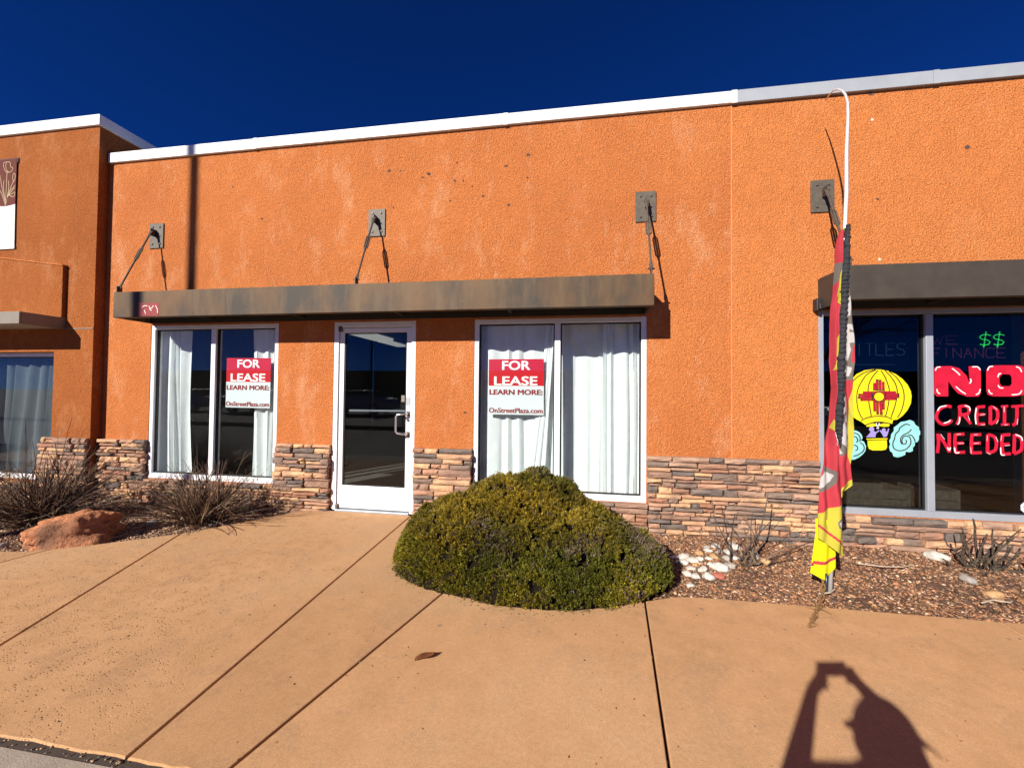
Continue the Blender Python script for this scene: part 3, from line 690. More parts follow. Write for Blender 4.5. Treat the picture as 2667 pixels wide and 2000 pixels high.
# painted art on the right-hand window (flat paint on the panes)
ART = {'balloon':[[[2.878,1.651],[2.941,1.648],[3.004,1.635],[3.066,1.606],[3.122,1.561],[3.167,1.504],[3.194,1.44],[3.2,1.389],[3.193,1.325],[3.164,1.26],[3.125,1.209],[3.079,1.169],[3.04,1.162],[3.034,1.123],[2.988,1.132],[2.931,1.139],[2.868,1.133],[2.805,1.112],[2.771,1.14],[2.73,1.162],[2.69,1.194],[2.655,1.252],[2.635,1.323],[2.633,1.395],[2.648,1.474],[2.681,1.546],[2.734,1.605],[2.803,1.641]],[[2.811,1.102],[2.834,1.122],[2.874,1.129],[2.894,1.12],[2.894,1.101],[2.851,1.093],[2.814,1.096]],[[2.931,1.121],[2.966,1.131],[3.005,1.126],[3.014,1.116],[3.005,1.1],[2.965,1.096],[2.931,1.102]],[[2.813,0.979],[2.993,0.989],[2.995,0.978],[2.813,0.968]],[[2.822,0.96],[2.987,0.971],[2.989,0.904],[2.978,0.878],[2.941,0.87],[2.866,0.868],[2.835,0.88],[2.824,0.912]]],'lines':[[[2.918,1.641],[2.872,1.58],[2.843,1.521],[2.831,1.462],[2.833,1.404],[2.837,1.326],[2.849,1.249],[2.856,1.197]],[[2.901,1.645],[2.826,1.605],[2.774,1.527],[2.741,1.449],[2.732,1.364],[2.74,1.273],[2.76,1.208],[2.782,1.17]],[[2.896,1.648],[2.815,1.625],[2.745,1.579],[2.698,1.533]],[[2.941,1.641],[2.975,1.58],[2.997,1.515],[3.011,1.458],[3.01,1.367],[2.995,1.27],[2.977,1.193]],[[2.976,1.641],[3.026,1.58],[3.065,1.509],[3.079,1.445],[3.075,1.381],[3.058,1.297],[3.034,1.22],[3.023,1.184]],[[3.01,1.629],[3.072,1.574],[3.116,1.497],[3.135,1.42],[3.134,1.343],[3.114,1.26],[3.079,1.185]],[[2.765,1.15],[2.811,1.177],[2.863,1.192],[2.926,1.198],[2.989,1.192],[3.034,1.168]],[[2.811,1.111],[2.868,1.136],[2.931,1.142],[2.988,1.135],[3.034,1.123]]],'purple':[[[2.81,0.992],[2.839,1.028],[2.851,1.048],[2.833,1.064],[2.842,1.087],[2.868,1.097],[2.882,1.075],[2.876,1.052],[2.896,1.046],[2.919,1.066],[2.925,1.056],[2.896,1.03],[2.89,0.994]],[[2.925,1.06],[2.934,1.066],[2.948,1.054],[2.945,1.073],[2.959,1.084],[2.979,1.077],[2.976,1.055],[2.99,1.052],[2.999,1.084],[3.008,1.078],[2.999,1.039],[2.987,1.003],[2.959,0.996],[2.948,1.025]]],'white':[[[2.894,1.13],[2.903,1.133],[2.905,1.111],[2.917,1.111],[2.92,1.134],[2.93,1.127],[2.925,1.102],[2.897,1.101]],[[2.898,1.091],[2.908,1.085],[2.911,1.095],[2.922,1.092],[2.919,1.077],[2.902,1.077]]],'cyan':[[[3.183,1.168],[3.214,1.153],[3.23,1.121],[3.258,1.1],[3.26,1.071],[3.268,1.065],[3.267,1.027],[3.258,1.023],[3.256,0.982],[3.242,0.956],[3.224,0.959],[3.222,0.924],[3.206,0.904],[3.205,0.873],[3.18,0.86],[3.144,0.864],[3.142,0.835],[3.11,0.818],[3.076,0.806],[3.042,0.816],[3.034,0.848],[3.014,0.866],[3.006,0.904],[3.015,0.93],[3.007,0.962],[3.021,0.991],[3.024,1.027],[3.047,1.059],[3.047,1.092],[3.079,1.118],[3.107,1.147],[3.147,1.155]],[[2.654,1.05],[2.689,1.054],[2.724,1.055],[2.753,1.039],[2.773,1.014],[2.781,0.982],[2.764,0.962],[2.792,0.95],[2.809,0.905],[2.803,0.859],[2.78,0.826],[2.745,0.793],[2.704,0.772],[2.652,0.77]]],'swirl':[[[3.185,1.117],[3.152,1.126],[3.118,1.109],[3.095,1.086],[3.089,1.061],[3.061,1.028],[3.052,0.983],[3.038,0.944],[3.043,0.899],[3.071,0.875],[3.11,0.873],[3.15,0.89],[3.178,0.923],[3.189,0.961],[3.181,0.999],[3.156,1.014],[3.128,1.004],[3.114,0.972],[3.122,0.94],[3.144,0.941],[3.153,0.96],[3.145,0.976]],[[3.196,1.079],[3.168,1.047],[3.128,1.023],[3.106,0.997],[3.103,0.959],[3.116,0.933]],[[3.168,1.027],[3.196,1.019],[3.218,0.987],[3.223,0.962]],[[2.706,1.031],[2.741,1.019],[2.758,0.987],[2.755,0.948]],[[2.706,0.999],[2.729,0.987],[2.737,0.954],[2.723,0.941]],[[2.705,0.915],[2.731,0.902],[2.737,0.877],[2.716,0.857]],[[2.758,0.939],[2.786,0.917],[2.792,0.878],[2.774,0.846],[2.734,0.818],[2.699,0.807]]],'zia':[[[2.896,1.45],[2.897,1.515],[2.875,1.515],[2.874,1.45]],[[2.92,1.451],[2.919,1.548],[2.897,1.547],[2.899,1.45]],[[2.945,1.451],[2.945,1.545],[2.923,1.544],[2.924,1.45]],[[2.972,1.451],[2.971,1.525],[2.95,1.525],[2.95,1.45]],[[2.874,1.339],[2.875,1.249],[2.896,1.25],[2.895,1.34]],[[2.899,1.34],[2.9,1.22],[2.921,1.221],[2.921,1.34]],[[2.925,1.34],[2.931,1.217],[2.953,1.219],[2.947,1.341]],[[2.951,1.341],[2.951,1.266],[2.971,1.267],[2.972,1.341]],[[2.865,1.435],[2.79,1.435],[2.79,1.414],[2.865,1.415]],[[2.865,1.413],[2.752,1.412],[2.752,1.391],[2.865,1.392]],[[2.865,1.39],[2.749,1.386],[2.749,1.365],[2.865,1.369]],[[2.864,1.365],[2.769,1.362],[2.769,1.343],[2.865,1.346]],[[2.976,1.418],[3.062,1.418],[3.062,1.439],[2.977,1.438]],[[2.977,1.395],[3.09,1.399],[3.09,1.42],[2.976,1.416]],[[2.976,1.373],[3.09,1.376],[3.09,1.397],[2.976,1.393]],[[2.976,1.353],[3.067,1.356],[3.067,1.374],[2.976,1.371]]],'ziabody':[[[2.871,1.437],[2.974,1.444],[2.979,1.354],[2.97,1.338],[2.876,1.336],[2.867,1.353]]],'ziaring':[[[2.97,1.386],[2.968,1.371],[2.961,1.358],[2.95,1.347],[2.937,1.34],[2.922,1.338],[2.907,1.34],[2.893,1.346],[2.883,1.357],[2.876,1.37],[2.874,1.385],[2.876,1.4],[2.883,1.413],[2.894,1.424],[2.908,1.431],[2.922,1.433],[2.937,1.431],[2.951,1.425],[2.961,1.414],[2.968,1.401]]],'ziasun':[[[2.963,1.386],[2.961,1.374],[2.955,1.362],[2.946,1.353],[2.934,1.348],[2.922,1.345],[2.909,1.347],[2.898,1.353],[2.889,1.362],[2.883,1.373],[2.881,1.385],[2.883,1.398],[2.889,1.409],[2.898,1.418],[2.91,1.424],[2.922,1.426],[2.935,1.424],[2.947,1.418],[2.956,1.409],[2.961,1.398]]],'red':[[[3.389,1.661],[3.411,1.679],[3.527,1.682],[3.595,1.661],[3.652,1.594],[3.675,1.528],[3.67,1.679],[3.741,1.682],[3.769,1.655],[3.767,1.431],[3.748,1.397],[3.654,1.394],[3.582,1.424],[3.54,1.478],[3.504,1.539],[3.503,1.395],[3.407,1.394],[3.386,1.422]]],'O_out':[[3.81,1.643],[3.834,1.683],[3.905,1.689],[4.067,1.689],[4.107,1.673],[4.137,1.626],[4.136,1.471],[4.104,1.417],[4.043,1.401],[3.861,1.399],[3.82,1.414],[3.808,1.456]],'O_in':[[3.916,1.577],[3.94,1.605],[3.996,1.605],[4.01,1.577],[4.01,1.518],[3.994,1.496],[3.933,1.496],[3.915,1.523]],'strokes':[[[[3.528,1.295],[3.491,1.304],[3.433,1.275],[3.406,1.22],[3.41,1.171],[3.452,1.133],[3.5,1.143],[3.532,1.174]],0.0422],[[[3.589,1.308],[3.595,1.26],[3.589,1.187],[3.568,1.132]],0.0422],[[[3.589,1.301],[3.643,1.307],[3.668,1.279],[3.658,1.237],[3.6,1.223]],0.0422],[[[3.621,1.224],[3.657,1.176],[3.682,1.138]],0.0366],[[[3.734,1.298],[3.727,1.226],[3.732,1.142]],0.0422],[[[3.734,1.298],[3.798,1.305]],0.0422],[[[3.733,1.226],[3.792,1.233]],0.0422],[[[3.732,1.139],[3.796,1.143]],0.0422],[[[3.837,1.306],[3.838,1.228],[3.835,1.138]],0.0422],[[[3.837,1.305],[3.885,1.283],[3.897,1.229],[3.883,1.175],[3.835,1.141]],0.0422],[[[3.951,1.308],[3.949,1.14]],0.0422],[[[3.923,1.306],[3.981,1.312]],0.0337],[[[3.92,1.139],[3.989,1.143]],0.0337],[[[4.047,1.303],[4.046,1.22],[4.035,1.154],[4.009,1.136]],0.0422],[[[4.002,1.307],[4.102,1.316]],0.0366],[[[3.414,1.043],[3.418,0.952],[3.407,0.86]],0.0422],[[[3.414,1.037],[3.461,0.965],[3.507,0.87]],0.0422],[[[3.506,1.052],[3.504,0.869]],0.0422],[[[3.556,1.047],[3.55,0.956],[3.556,0.865]],0.0422],[[[3.556,1.038],[3.629,1.045]],0.0422],[[[3.555,0.956],[3.623,0.961]],0.0422],[[[3.554,0.869],[3.632,0.876]],0.0422],[[[3.69,1.05],[3.683,0.96],[3.684,0.869]],0.0422],[[[3.689,1.038],[3.764,1.044]],0.0422],[[[3.688,0.96],[3.758,0.964]],0.0422],[[[3.684,0.869],[3.767,0.876]],0.0422],[[[3.815,1.047],[3.811,0.874]],0.0422],[[[3.815,1.045],[3.866,1.025],[3.883,0.966],[3.869,0.899],[3.813,0.874]],0.0422],[[[3.932,1.051],[3.924,0.961],[3.933,0.866]],0.0422],[[[3.932,1.043],[3.993,1.05]],0.0422],[[[3.931,0.955],[3.987,0.963]],0.0422],[[[3.93,0.866],[3.994,0.874]],0.0422],[[[4.026,1.053],[4.018,0.875]],0.0422],[[[4.026,1.051],[4.073,1.019],[4.082,0.966],[4.071,0.906],[4.018,0.872]],0.0422]],'hl':[[[[3.396,1.636],[3.41,1.667],[3.442,1.673]],0.0127],[[[3.532,1.661],[3.568,1.63],[3.599,1.594]],0.0127],[[[3.694,1.673],[3.741,1.673],[3.761,1.643]],0.0127],[[[3.682,1.564],[3.685,1.534],[3.671,1.518]],0.0127],[[[3.561,1.49],[3.603,1.448],[3.644,1.418]],0.0127],[[[3.722,1.413],[3.748,1.431],[3.759,1.468]],0.0127],[[[3.408,1.465],[3.413,1.434],[3.434,1.418]],0.0127],[[[3.818,1.637],[3.833,1.673],[3.864,1.679]],0.0127],[[[4.042,1.676],[4.072,1.661],[4.087,1.625]],0.0127],[[[3.899,1.577],[3.909,1.607],[3.927,1.613]],0.0127],[[[3.901,1.505],[3.913,1.481],[3.943,1.478]],0.0127],[[[3.826,1.462],[3.835,1.432],[3.856,1.423]],0.0127],[[[4.003,1.416],[4.064,1.425],[4.086,1.459]],0.0127],[[[3.411,1.257],[3.433,1.294],[3.486,1.307]],0.0127],[[[3.458,1.142],[3.495,1.155],[3.516,1.173]],0.0127],[[[3.632,1.311],[3.669,1.297],[3.673,1.261]],0.0127],[[[3.59,1.205],[3.587,1.157],[3.573,1.132]],0.0127],[[[3.657,1.219],[3.672,1.17]],0.0127],[[[3.726,1.292],[3.716,1.214],[3.722,1.135]],0.0127],[[[3.756,1.226],[3.797,1.233]],0.0127],[[[3.76,1.133],[3.791,1.137]],0.0127],[[[3.859,1.306],[3.89,1.277]],0.0127],[[[3.898,1.181],[3.883,1.145]],0.0127],[[[3.946,1.308],[3.945,1.254]],0.0127],[[[3.944,1.137],[3.969,1.14]],0.0127],[[[4.05,1.196],[4.045,1.143]],0.0127],[[[3.435,1.038],[3.466,0.99]],0.0127],[[[3.487,0.917],[3.502,0.888],[3.513,0.918]],0.0127],[[[3.561,1.038],[3.598,1.044]],0.0127],[[[3.576,0.954],[3.623,0.96]],0.0127],[[[3.544,0.919],[3.554,0.869],[3.586,0.872]],0.0127],[[[3.702,1.04],[3.733,1.043]],0.0127],[[[3.701,0.958],[3.742,0.964]],0.0127],[[[3.675,0.923],[3.679,0.863]],0.0127],[[[3.81,1.035],[3.806,0.987]],0.0127],[[[3.876,1.025],[3.894,0.978]],0.0127],[[[3.803,0.879],[3.833,0.862]],0.0127],[[[3.922,1.038],[3.916,0.99]],0.0127],[[[3.946,0.944],[3.987,0.951]],0.0127],[[[3.913,0.931],[3.917,0.865],[3.945,0.86]],0.0127],[[[4.028,1.051],[4.073,1.031],[4.083,0.995]],0.0127]]}
def fill(mb, polys, y, mi):
    for P in polys:
        n = len(mb.v); mb.v += [(p[0], y, p[1]) for p in P]
        for t in tessellate_polygon([[Vector((p[0], p[1], 0)) for p in P]]): mb.f.append(tuple(n+i for i in t)); mb.m.append(mi)
def smooth_line(P, n=5): return [tuple(p) for p in curve_pts([tuple(p) for p in P], n)] if len(P) > 2 else [tuple(p) for p in P]
yb = 0.006+0.042
m = MB(); fill(m, ART['balloon'], yb-0.0015, 0); fill(m, ART['cyan'], yb-0.0015, 1); fill(m, ART['purple'], yb-0.0015, 2); fill(m, ART['white'], yb-0.0020, 3)
for L in ART['lines']: m.ribbon(smooth_line(L), 0.009, yb-0.0025, mi=4)
for L in ART['swirl']: m.ribbon(smooth_line(L), 0.010, yb-0.0025, mi=4)
fill(m, ART['ziabody'], yb-0.0035, 4)
for P in ART['zia']:
    c = (sum(p[0] for p in P)/4, sum(p[1] for p in P)/4); fill(m, [[(c[0]+(p[0]-c[0])*1.12+0.0, c[1]+(p[1]-c[1])*1.12) for p in P]], yb-0.0030, 4)
    fill(m, [[(c[0]+(p[0]-c[0])*0.90, c[1]+(p[1]-c[1])*0.90) for p in P]], yb-0.0042, 5)
fill(m, [[(2.929+(p[0]-2.929)*0.94, 1.40+(p[1]-1.40)*0.94) for p in P] for P in ART['ziabody']], yb-0.0046, 5)
fill(m, ART['ziaring'], yb-0.0052, 4); fill(m, ART['ziasun'], yb-0.0058, 0)
o = m.build('balloon_painting', [M[k] for k in ('paint_yellow', 'paint_cyan', 'paint_purple', 'paint_white', 'paint_black', 'paint_dkred')], w3, fixn=False)
o['label'] = 'yellow hot-air balloon with red sun symbol painted on the glass'
m = MB(); fill(m, ART['red'], yb-0.0015, 0)
oo, oi = [Vector((p[0], p[1], 0)) for p in ART['O_out']], [Vector((p[0], p[1], 0)) for p in ART['O_in']]
allp = oo+oi; n = len(m.v); m.v += [(p.x, yb-0.0015, p.y) for p in allp]
for t in tessellate_polygon([oo, oi]): m.f.append(tuple(n+i for i in t)); m.m.append(0)
for k, (P, wd) in enumerate(ART['strokes']):
    m.ribbon(smooth_line(P), wd*0.66, yb-0.0012-0.0003*(k % 5), mi=0)
for k, (P, wd) in enumerate(ART['hl']): m.ribbon(smooth_line(P), wd*0.78, yb-0.0045, mi=1, taper=True)
o = m.build('lettering', [M['paint_red'], M['paint_white']], w3, fixn=False); o['label'] = 'red hand-painted words NO CREDIT NEEDED'
P = [(4.118+0.058*math.cos(math.pi/8+k*math.pi/4), 0.385+0.058*math.sin(math.pi/8+k*math.pi/4)) for k in range(8)]
m = MB(); m.prism(P, 'y', yb-0.003, yb-0.0005); m.box(4.085, 4.10, yb-0.0036, yb-0.0031, 0.385, 0.40, 1); m.box(4.12, 4.14, yb-0.0036, yb-0.0031, 0.36, 0.37, 1)
m.build('octagon_decal', [M['sign_white'], M['gasket']], w3)

# ------------------------------------------------------------------ left neighbour
lb = thing('stucco_building', (-9, -0.12, 0), 'taller faded orange stucco bay with arched band at the left edge', 'building')
YL = -0.12
m = wall_mesh(-12.0, -6.06, -0.3, 4.80, YL, 0.24, [(-9.4, -6.672, 0.17, 1.86)])
m.box(-6.30, -6.0605, 0.24, 7.0, 2.9, 4.80)
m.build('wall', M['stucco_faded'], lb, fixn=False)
m = MB(); m.box(-12, -6.03, YL-0.03, 0.25, 4.776, 4.912); m.box(-6.33, -6.03, 0.25, 7.0, 4.776, 4.912); m.build('parapet_cap', M['flash_white'], lb, bevel=0.004)
MB().prism([(-8.6, 2.30), (-6.50, 2.30), (-6.50, 2.965), (-7.62, 3.115), (-8.6, 3.15)], 'y', YL-0.048, YL+0.001).build('stucco_band', M['stucco_faded'], lb, bevel=0.006)
MB().prism([(-8.6, 3.149), (-7.62, 3.114), (-6.494, 2.963), (-6.494, 2.977), (-7.62, 3.129), (-8.6, 3.164)], 'y', YL-0.058, YL+0.001).build('band_highlight', M['stucco_bright'], lb)  # paler bead added to paint a lit line along the band's top
MB().box(-6.50, -6.062, YL-0.006, YL+0.001, 2.150, 2.162).build('control_joint', M['fascia_pale'], lb)
wL, _ = make_window(lb, -9.4, -6.672, 0.17, 1.86, -0.03, [-8.05], M['alu_white'], M['glass_dark'])
m = MB(); m.box(-12, -6.2, 0.24, 5, -0.06, 0); m.build('interior_floor', M['interior_floor'], lb)
m = MB(); m.box(-12, -6.2, 4.9, 5, 0, 2.8); m.box(-6.3, -6.2, 0.25, 5, 0, 2.8); m.box(-12, -11.9, 0.25, 5, 0, 2.8); m.box(-12, -6.2, 0.25, 5, 2.75, 2.85); m.build('interior_wall', M['interior_wall'], lb)
veneer(lb, [(-6.80, -6.075, -0.16, 0.755), (-9.4, -6.80, -0.16, 0.165)], YL, 23, 120)
# its flat canopy
cn = thing('entrance_canopy', (-8, YL, 2.156), 'thin pale canopy ending under the arched stucco band, far left', 'canopy', 'steel canopies over the shop windows')
MB().box(-9.8, -6.50, -0.555, -0.535, 2.150, 2.296).build('fascia', M['fascia_pale'], cn, bevel=0.004)
MB().box(-6.52, -6.50, -0.534, YL-0.001, 2.150, 2.296).build('end_plate', M['fascia_pale'], cn, bevel=0.004)
MB().box(-9.8, -6.521, -0.534, YL-0.001, 2.160, 2.285).build('soffit', M['soffit_pale'], cn)
# tulip banner
bn = thing('wall_banner', (-7.65, YL, 3.2), 'brown and white banner with line-drawn tulip on the left wall', 'banner')
yB = YL-0.016
xs = [-7.96+0.02*i for i in range(int(0.585/0.02)+1)]; xr = -7.372
def scal(x): return 3.815+0.35*max(0.0, abs(x+7.545)-0.0)**1.6
m = MB(); top = [(x, scal(x)) for x in xs]+[(xr, scal(xr))]
m.prism(top+[(xr+0.003, 4.452), (-7.96, 4.44)], 'y', yB, yB+0.004); m.build('brown_panel', M['banner_brown'], bn)
m = MB(); m.prism([(-7.96, 3.236), (xr+0.012, 3.236)]+list(reversed([(x, z-0.0005) for x, z in top])), 'y', yB, yB+0.004); m.build('white_panel', M['banner_white'], bn)
TUL = [[[-7.593,4.405],[-7.58,4.338],[-7.547,4.286],[-7.495,4.271],[-7.445,4.287],[-7.431,4.326],[-7.468,4.346],[-7.481,4.404],[-7.533,4.416],[-7.593,4.405]],[[-7.533,4.416],[-7.551,4.377],[-7.538,4.31],[-7.495,4.271]],[[-7.526,4.273],[-7.528,4.097],[-7.535,3.82]],[[-7.43,4.18],[-7.419,4.244],[-7.392,4.242],[-7.384,4.201],[-7.408,4.137],[-7.424,4.179]],[[-7.414,4.138],[-7.455,4.059],[-7.501,3.948],[-7.526,3.836]],[[-7.38,4.091],[-7.414,4.056],[-7.463,4.011],[-7.509,3.916],[-7.481,3.963],[-7.384,4.06]],[[-7.481,3.963],[-7.409,3.934],[-7.385,3.955],[-7.385,3.995],[-7.431,3.976],[-7.481,3.963]],[[-7.647,4.245],[-7.623,4.153],[-7.597,4.053],[-7.538,3.869]],[[-7.572,4.165],[-7.578,4.068],[-7.539,3.902]],[[-7.638,4.039],[-7.594,3.971],[-7.536,3.837]],[[-7.496,4.16],[-7.486,4.061],[-7.51,3.933]]]
m = MB()
for L in TUL: m.ribbon(smooth_line(L), 0.0055, yB-0.0012)
m.build('tulip_drawing', M['banner_cream'], bn, fixn=False)
m = MB(); m.box(-7.98, xr+0.02, yB+0.004, YL+0.002, 4.40, 4.46); m.box(-7.98, xr+0.02, yB+0.005, YL+0.002, 3.236, 3.27); m.build('hanging_bar', M['black_metal'], bn)

# ------------------------------------------------------------------ canopies with tie rods
def canopy(x0, x1, zb, zt, label, plates, fm, yf=-0.431):
    c = thing('entrance_canopy', ((x0+x1)/2, 0, zb), label, 'canopy', 'steel canopies over the shop windows')
    m = MB(); m.box(x0, x1, yf, yf+0.018, zb, zt); m.box(x0, x1, yf+0.018, yf+0.07, zb, zb+0.012); m.box(x0, x1, yf+0.018, yf+0.05, zt-0.010, zt); fa = m.build('fascia', fm, c, bevel=0.005)
    for xx in ((x0, x0+0.016), (x1-0.016, x1)):
        MB().box(xx[0], xx[1], yf+0.0185, -0.001, zb+0.001, zt-0.001).build('end_plate', fm, c, bevel=0.004)
    MB().box(x0+0.017, x1-0.017, yf+0.05, -0.001, zb+0.10, zb+0.125).build('deck', M['soffit_dark'], c)
    m = MB(); k = x0+0.9
    while k < x1-0.3: m.box(k, k+0.035, yf+0.07, -0.002, zb+0.03, zb+0.099); k += 1.25
    m.box(x0+0.02, x1-0.02, -0.035, -0.002, zb+0.0, zb+0.099); m.build('soffit_beam', M['soffit_dark'], c)
    for px in plates:
        pl = MB().box(px-0.104, px+0.104, -0.014, 0.001, 3.190, 3.508).build('wall_plate', M['steel_dull'], c, bevel=0.002)
        for (dx, dz) in ((-0.052, 0.27), (0.052, 0.27), (-0.052, 0.055), (0.06, 0.055)):
            MB().box(px+dx-0.010, px+dx+0.010, -0.024, -0.013, 3.19+dz-0.010, 3.19+dz+0.010).build('bolt', M['bolt'], pl, bevel=0.002)
        rod = MB(); ax = px-0.002; A = Vector((ax, -0.075, 3.375)); B = Vector((ax-0.012, yf+0.035, zt+0.055)); d = (B-A).normalized()
        # lug and jaw on the plate
        rod.box(ax-0.006, ax+0.006, -0.085, -0.014, 3.33, 3.42)
        L = (B-A).length
        rod.tube([A, A+d*L*0.985], 0.0098, 8)
        for s in (-1, 1):
            o = Vector((0.013*s, 0, 0)); rod.tube([A-d*0.012+o, A+d*0.062+o*0.9, A+d*0.088+o*0.25], 0.0065, 6); rod.tube([B+d*0.015+o, B-d*0.058+o*0.9, B-d*0.085+o*0.25], 0.0065, 6)
        rod.tube([A+Vector((-0.03, 0, 0)), A+Vector((0.03, 0, 0))], 0.007, 8); rod.tube([B+Vector((-0.032, 0, 0)), B+Vector((0.034, 0, 0))], 0.007, 8)
        ro = rod.build('tie_rod', M['rod'], c, smooth=False)
        tb = MB(); T0 = A+d*L*0.30; T1 = A+d*L*0.52; side = Vector((1, 0, 0))
        for s in (-1, 1): tb.tube([T0+side*0.004*s, T0+d*0.02+side*0.021*s, T1-d*0.02+side*0.021*s, T1+side*0.004*s], 0.0078, 6)
        tb.tube([T0-d*0.012, T0+d*0.018], 0.0125, 8); tb.tube([T1-d*0.018, T1+d*0.012], 0.0125, 8)
        tb.build('turnbuckle', M['rod'], ro)
        m = MB(); m.box(B.x-0.0055, B.x+0.0055, yf+0.005, yf+0.065, zt-0.002, zt+0.075); m.build('lug', M['rod'], c, bevel=0.002)
    return c, fa
cn1, fa1 = canopy(-5.335, 0.748, 2.22, 2.52, 'long rust-stained canopy over door and both lease windows', [-5.29, -2.27, 0.741], M['fascia'])
cn2, fa2 = canopy(2.369, 4.95, 2.23, 2.532, 'dark brown canopy above the painted balloon window', [2.412, 4.85], M['fascia_dark'])
yp = -0.431-0.0008
m = MB(); m.prism([(-4.985, 2.387), (-4.70, 2.377), (-4.708, 2.226), (-4.98, 2.230)], 'y', yp-0.0005, yp)
for P in ([(-4.93, 2.33), (-4.90, 2.35), (-4.86, 2.345)], [(-4.84, 2.345), (-4.81, 2.315), (-4.775, 2.35)], [(-4.75, 2.35), (-4.725, 2.31), (-4.72, 2.26)], [(-4.83, 2.31), (-4.80, 2.29)], [(-4.90, 2.30), (-4.88, 2.255)]):
    m.ribbon(smooth_line(P), 0.007, yp-0.0012, mi=1)
m.build('painted_patch', [M['patch_red'], M['paint_white']], fa1, fixn=False)
m = MB(); m.box(2.322, 2.362, -0.07, 0.001, 2.21, 2.33); m.box(2.33, 2.355, -0.10, -0.07, 2.22, 2.27)
m.build('bracket', M['black_metal'], cn2, bevel=0.006)

# ------------------------------------------------------------------ lease signs, curtains, things indoors
def lease_sign(x0, z1, label, lean=0.0):
    wd, ht = 0.62, 0.617; y = 0.075; x1 = x0+wd; z0 = z1-ht
    s = thing('lease_sign', (x0+wd/2, y, z0), label, 'sign', 'lease signs in the windows')
    zr = z1-ht*0.482
    MB().box(x0, x1, y, y+0.004, z0, zr-0.0005).build('white_panel', M['sign_white'], s)
    MB().box(x0, x1, y-0.0002, y+0.004, zr, z1).build('red_panel', M['sign_red'], s)
    fx = lambda p: x0+wd*p; fz = lambda p: z1-ht*p
    m = MB(); yy = y-0.0012
    put_text(m, 'FOR', fx(0.245), fx(0.757), fz(0.197), fz(0.030), yy, 0, 0.0050); put_text(m, 'LEASE', fx(0.100), fx(0.888), fz(0.474), fz(0.310), yy, 0, 0.0050)
    put_text(m, 'LEARN MORE:', fx(0.014), fx(0.983), fz(0.645), fz(0.548), yy, 1, 0.0046); put_text(m, 'OnStreetPlaza.com', fx(0.008), fx(0.985), fz(0.972), fz(0.880), yy, 1, 0.0032)
    m.build('lettering', [M['paint_white'], M['sign_maroon']], s, fixn=False)
    if lean: s.rotation_euler.y = lean
lease_sign(-4.302, 1.785, 'FOR LEASE sign in the window left of the door', 0.004)
lease_sign(-0.935, 1.762, 'FOR LEASE sign in the window behind the round shrub', -0.003)

def curtain(name, left, right, z0, z1, y, folds, amp, label, seed, group='white curtains hung inside the windows', loc=None):
    """left/right: functions of t (0 top .. 1 bottom) giving the edges"""
    r = random.Random(seed); nx = folds*12; nz = 26; v = []; f = []
    ph = [r.uniform(0, 6.28) for _ in range(6)]
    for k in range(nz+1):
        t = k/nz; z = z1+(z0-z1)*t; a, b = left(t), right(t)
        for i in range(nx+1):
            s = i/nx
            q = s+0.05*math.sin(2*math.pi*s*1.7+ph[0])+0.015*math.sin(t*4+ph[1]+s*5)
            wv = math.sin(2*math.pi*folds*q+0.5*math.sin(3*t+ph[2]))+0.28*math.sin(2*math.pi*folds*1.7*q+ph[3]+t*1.2)
            wv = math.copysign(abs(wv)**0.8, wv)
            v.append((a+(b-a)*s+0.008*math.sin(2*math.pi*folds*q*2), y+amp*wv*(0.65+0.5*t)+0.012*math.sin(2.3*t+ph[4]+s*3), z))
    for k in range(nz):
        for i in range(nx):
            a = k*(nx+1)+i; f.append((a, a+1, a+nx+2, a+nx+1))
    o = np_mesh(name, v, f, M['curtain'], loc=(left(0), y, z1), smooth=True)
    return tag(o, label, 'curtain', group)
curtain('curtain', lambda t: -5.36-0.02*t, lambda t: -4.86+0.07*t-0.05*math.sin(math.pi*t), 0.14, 2.42, 0.135, 5, 0.024, 'gathered white curtain at the left side of the lease window left of the door', 1)
curtain('curtain', lambda t: -3.99+0.02*t, lambda t: -3.55, 0.12, 2.42, 0.15, 4, 0.022, 'narrow white curtain behind the lease sign nearest the door', 2)
curtain('curtain', lambda t: -1.05, lambda t: -0.20, 0.10, 2.42, 0.165, 5, 0.022, 'white curtain behind the lease sign above the shrub', 3)
curtain('curtain', lambda t: -0.27-0.30*t**1.3, lambda t: -0.19-0.12*t, 0.15, 2.40, 0.115, 3, 0.012, 'white curtain length pulled aside diagonally beside the mullion', 4)
curtain('curtain', lambda t: -0.15, lambda t: 0.35, 0.10, 2.42, 0.25, 3, 0.010, 'flatter bluish white curtain right of the mullion', 5)
curtain('curtain', lambda t: 0.33+0.01*t, lambda t: 0.79, 0.10, 2.42, 0.20, 4, 0.026, 'bright deeply folded white curtain at the window edge above the stone wall', 6)
curtain('curtain', lambda t: -9.3, lambda t: -6.75, 0.05, 2.2, 0.16, 20, 0.030, 'grey-white curtain filling the far left window', 7)
for (x0, x1, y) in ((-5.30, -3.56, 0.142), (-1.04, 0.71, 0.19)):
    rd = MB().tube([(x0, y, 2.43), (x1, y, 2.43)], 0.011, 8).build('curtain_rod', M['black_metal'], loc=(x0, y, 2.43))
    tag(rd, 'thin curtain rod above the lease window ' + ('left of the door' if x0 < -2 else 'behind the shrub'), 'rod')
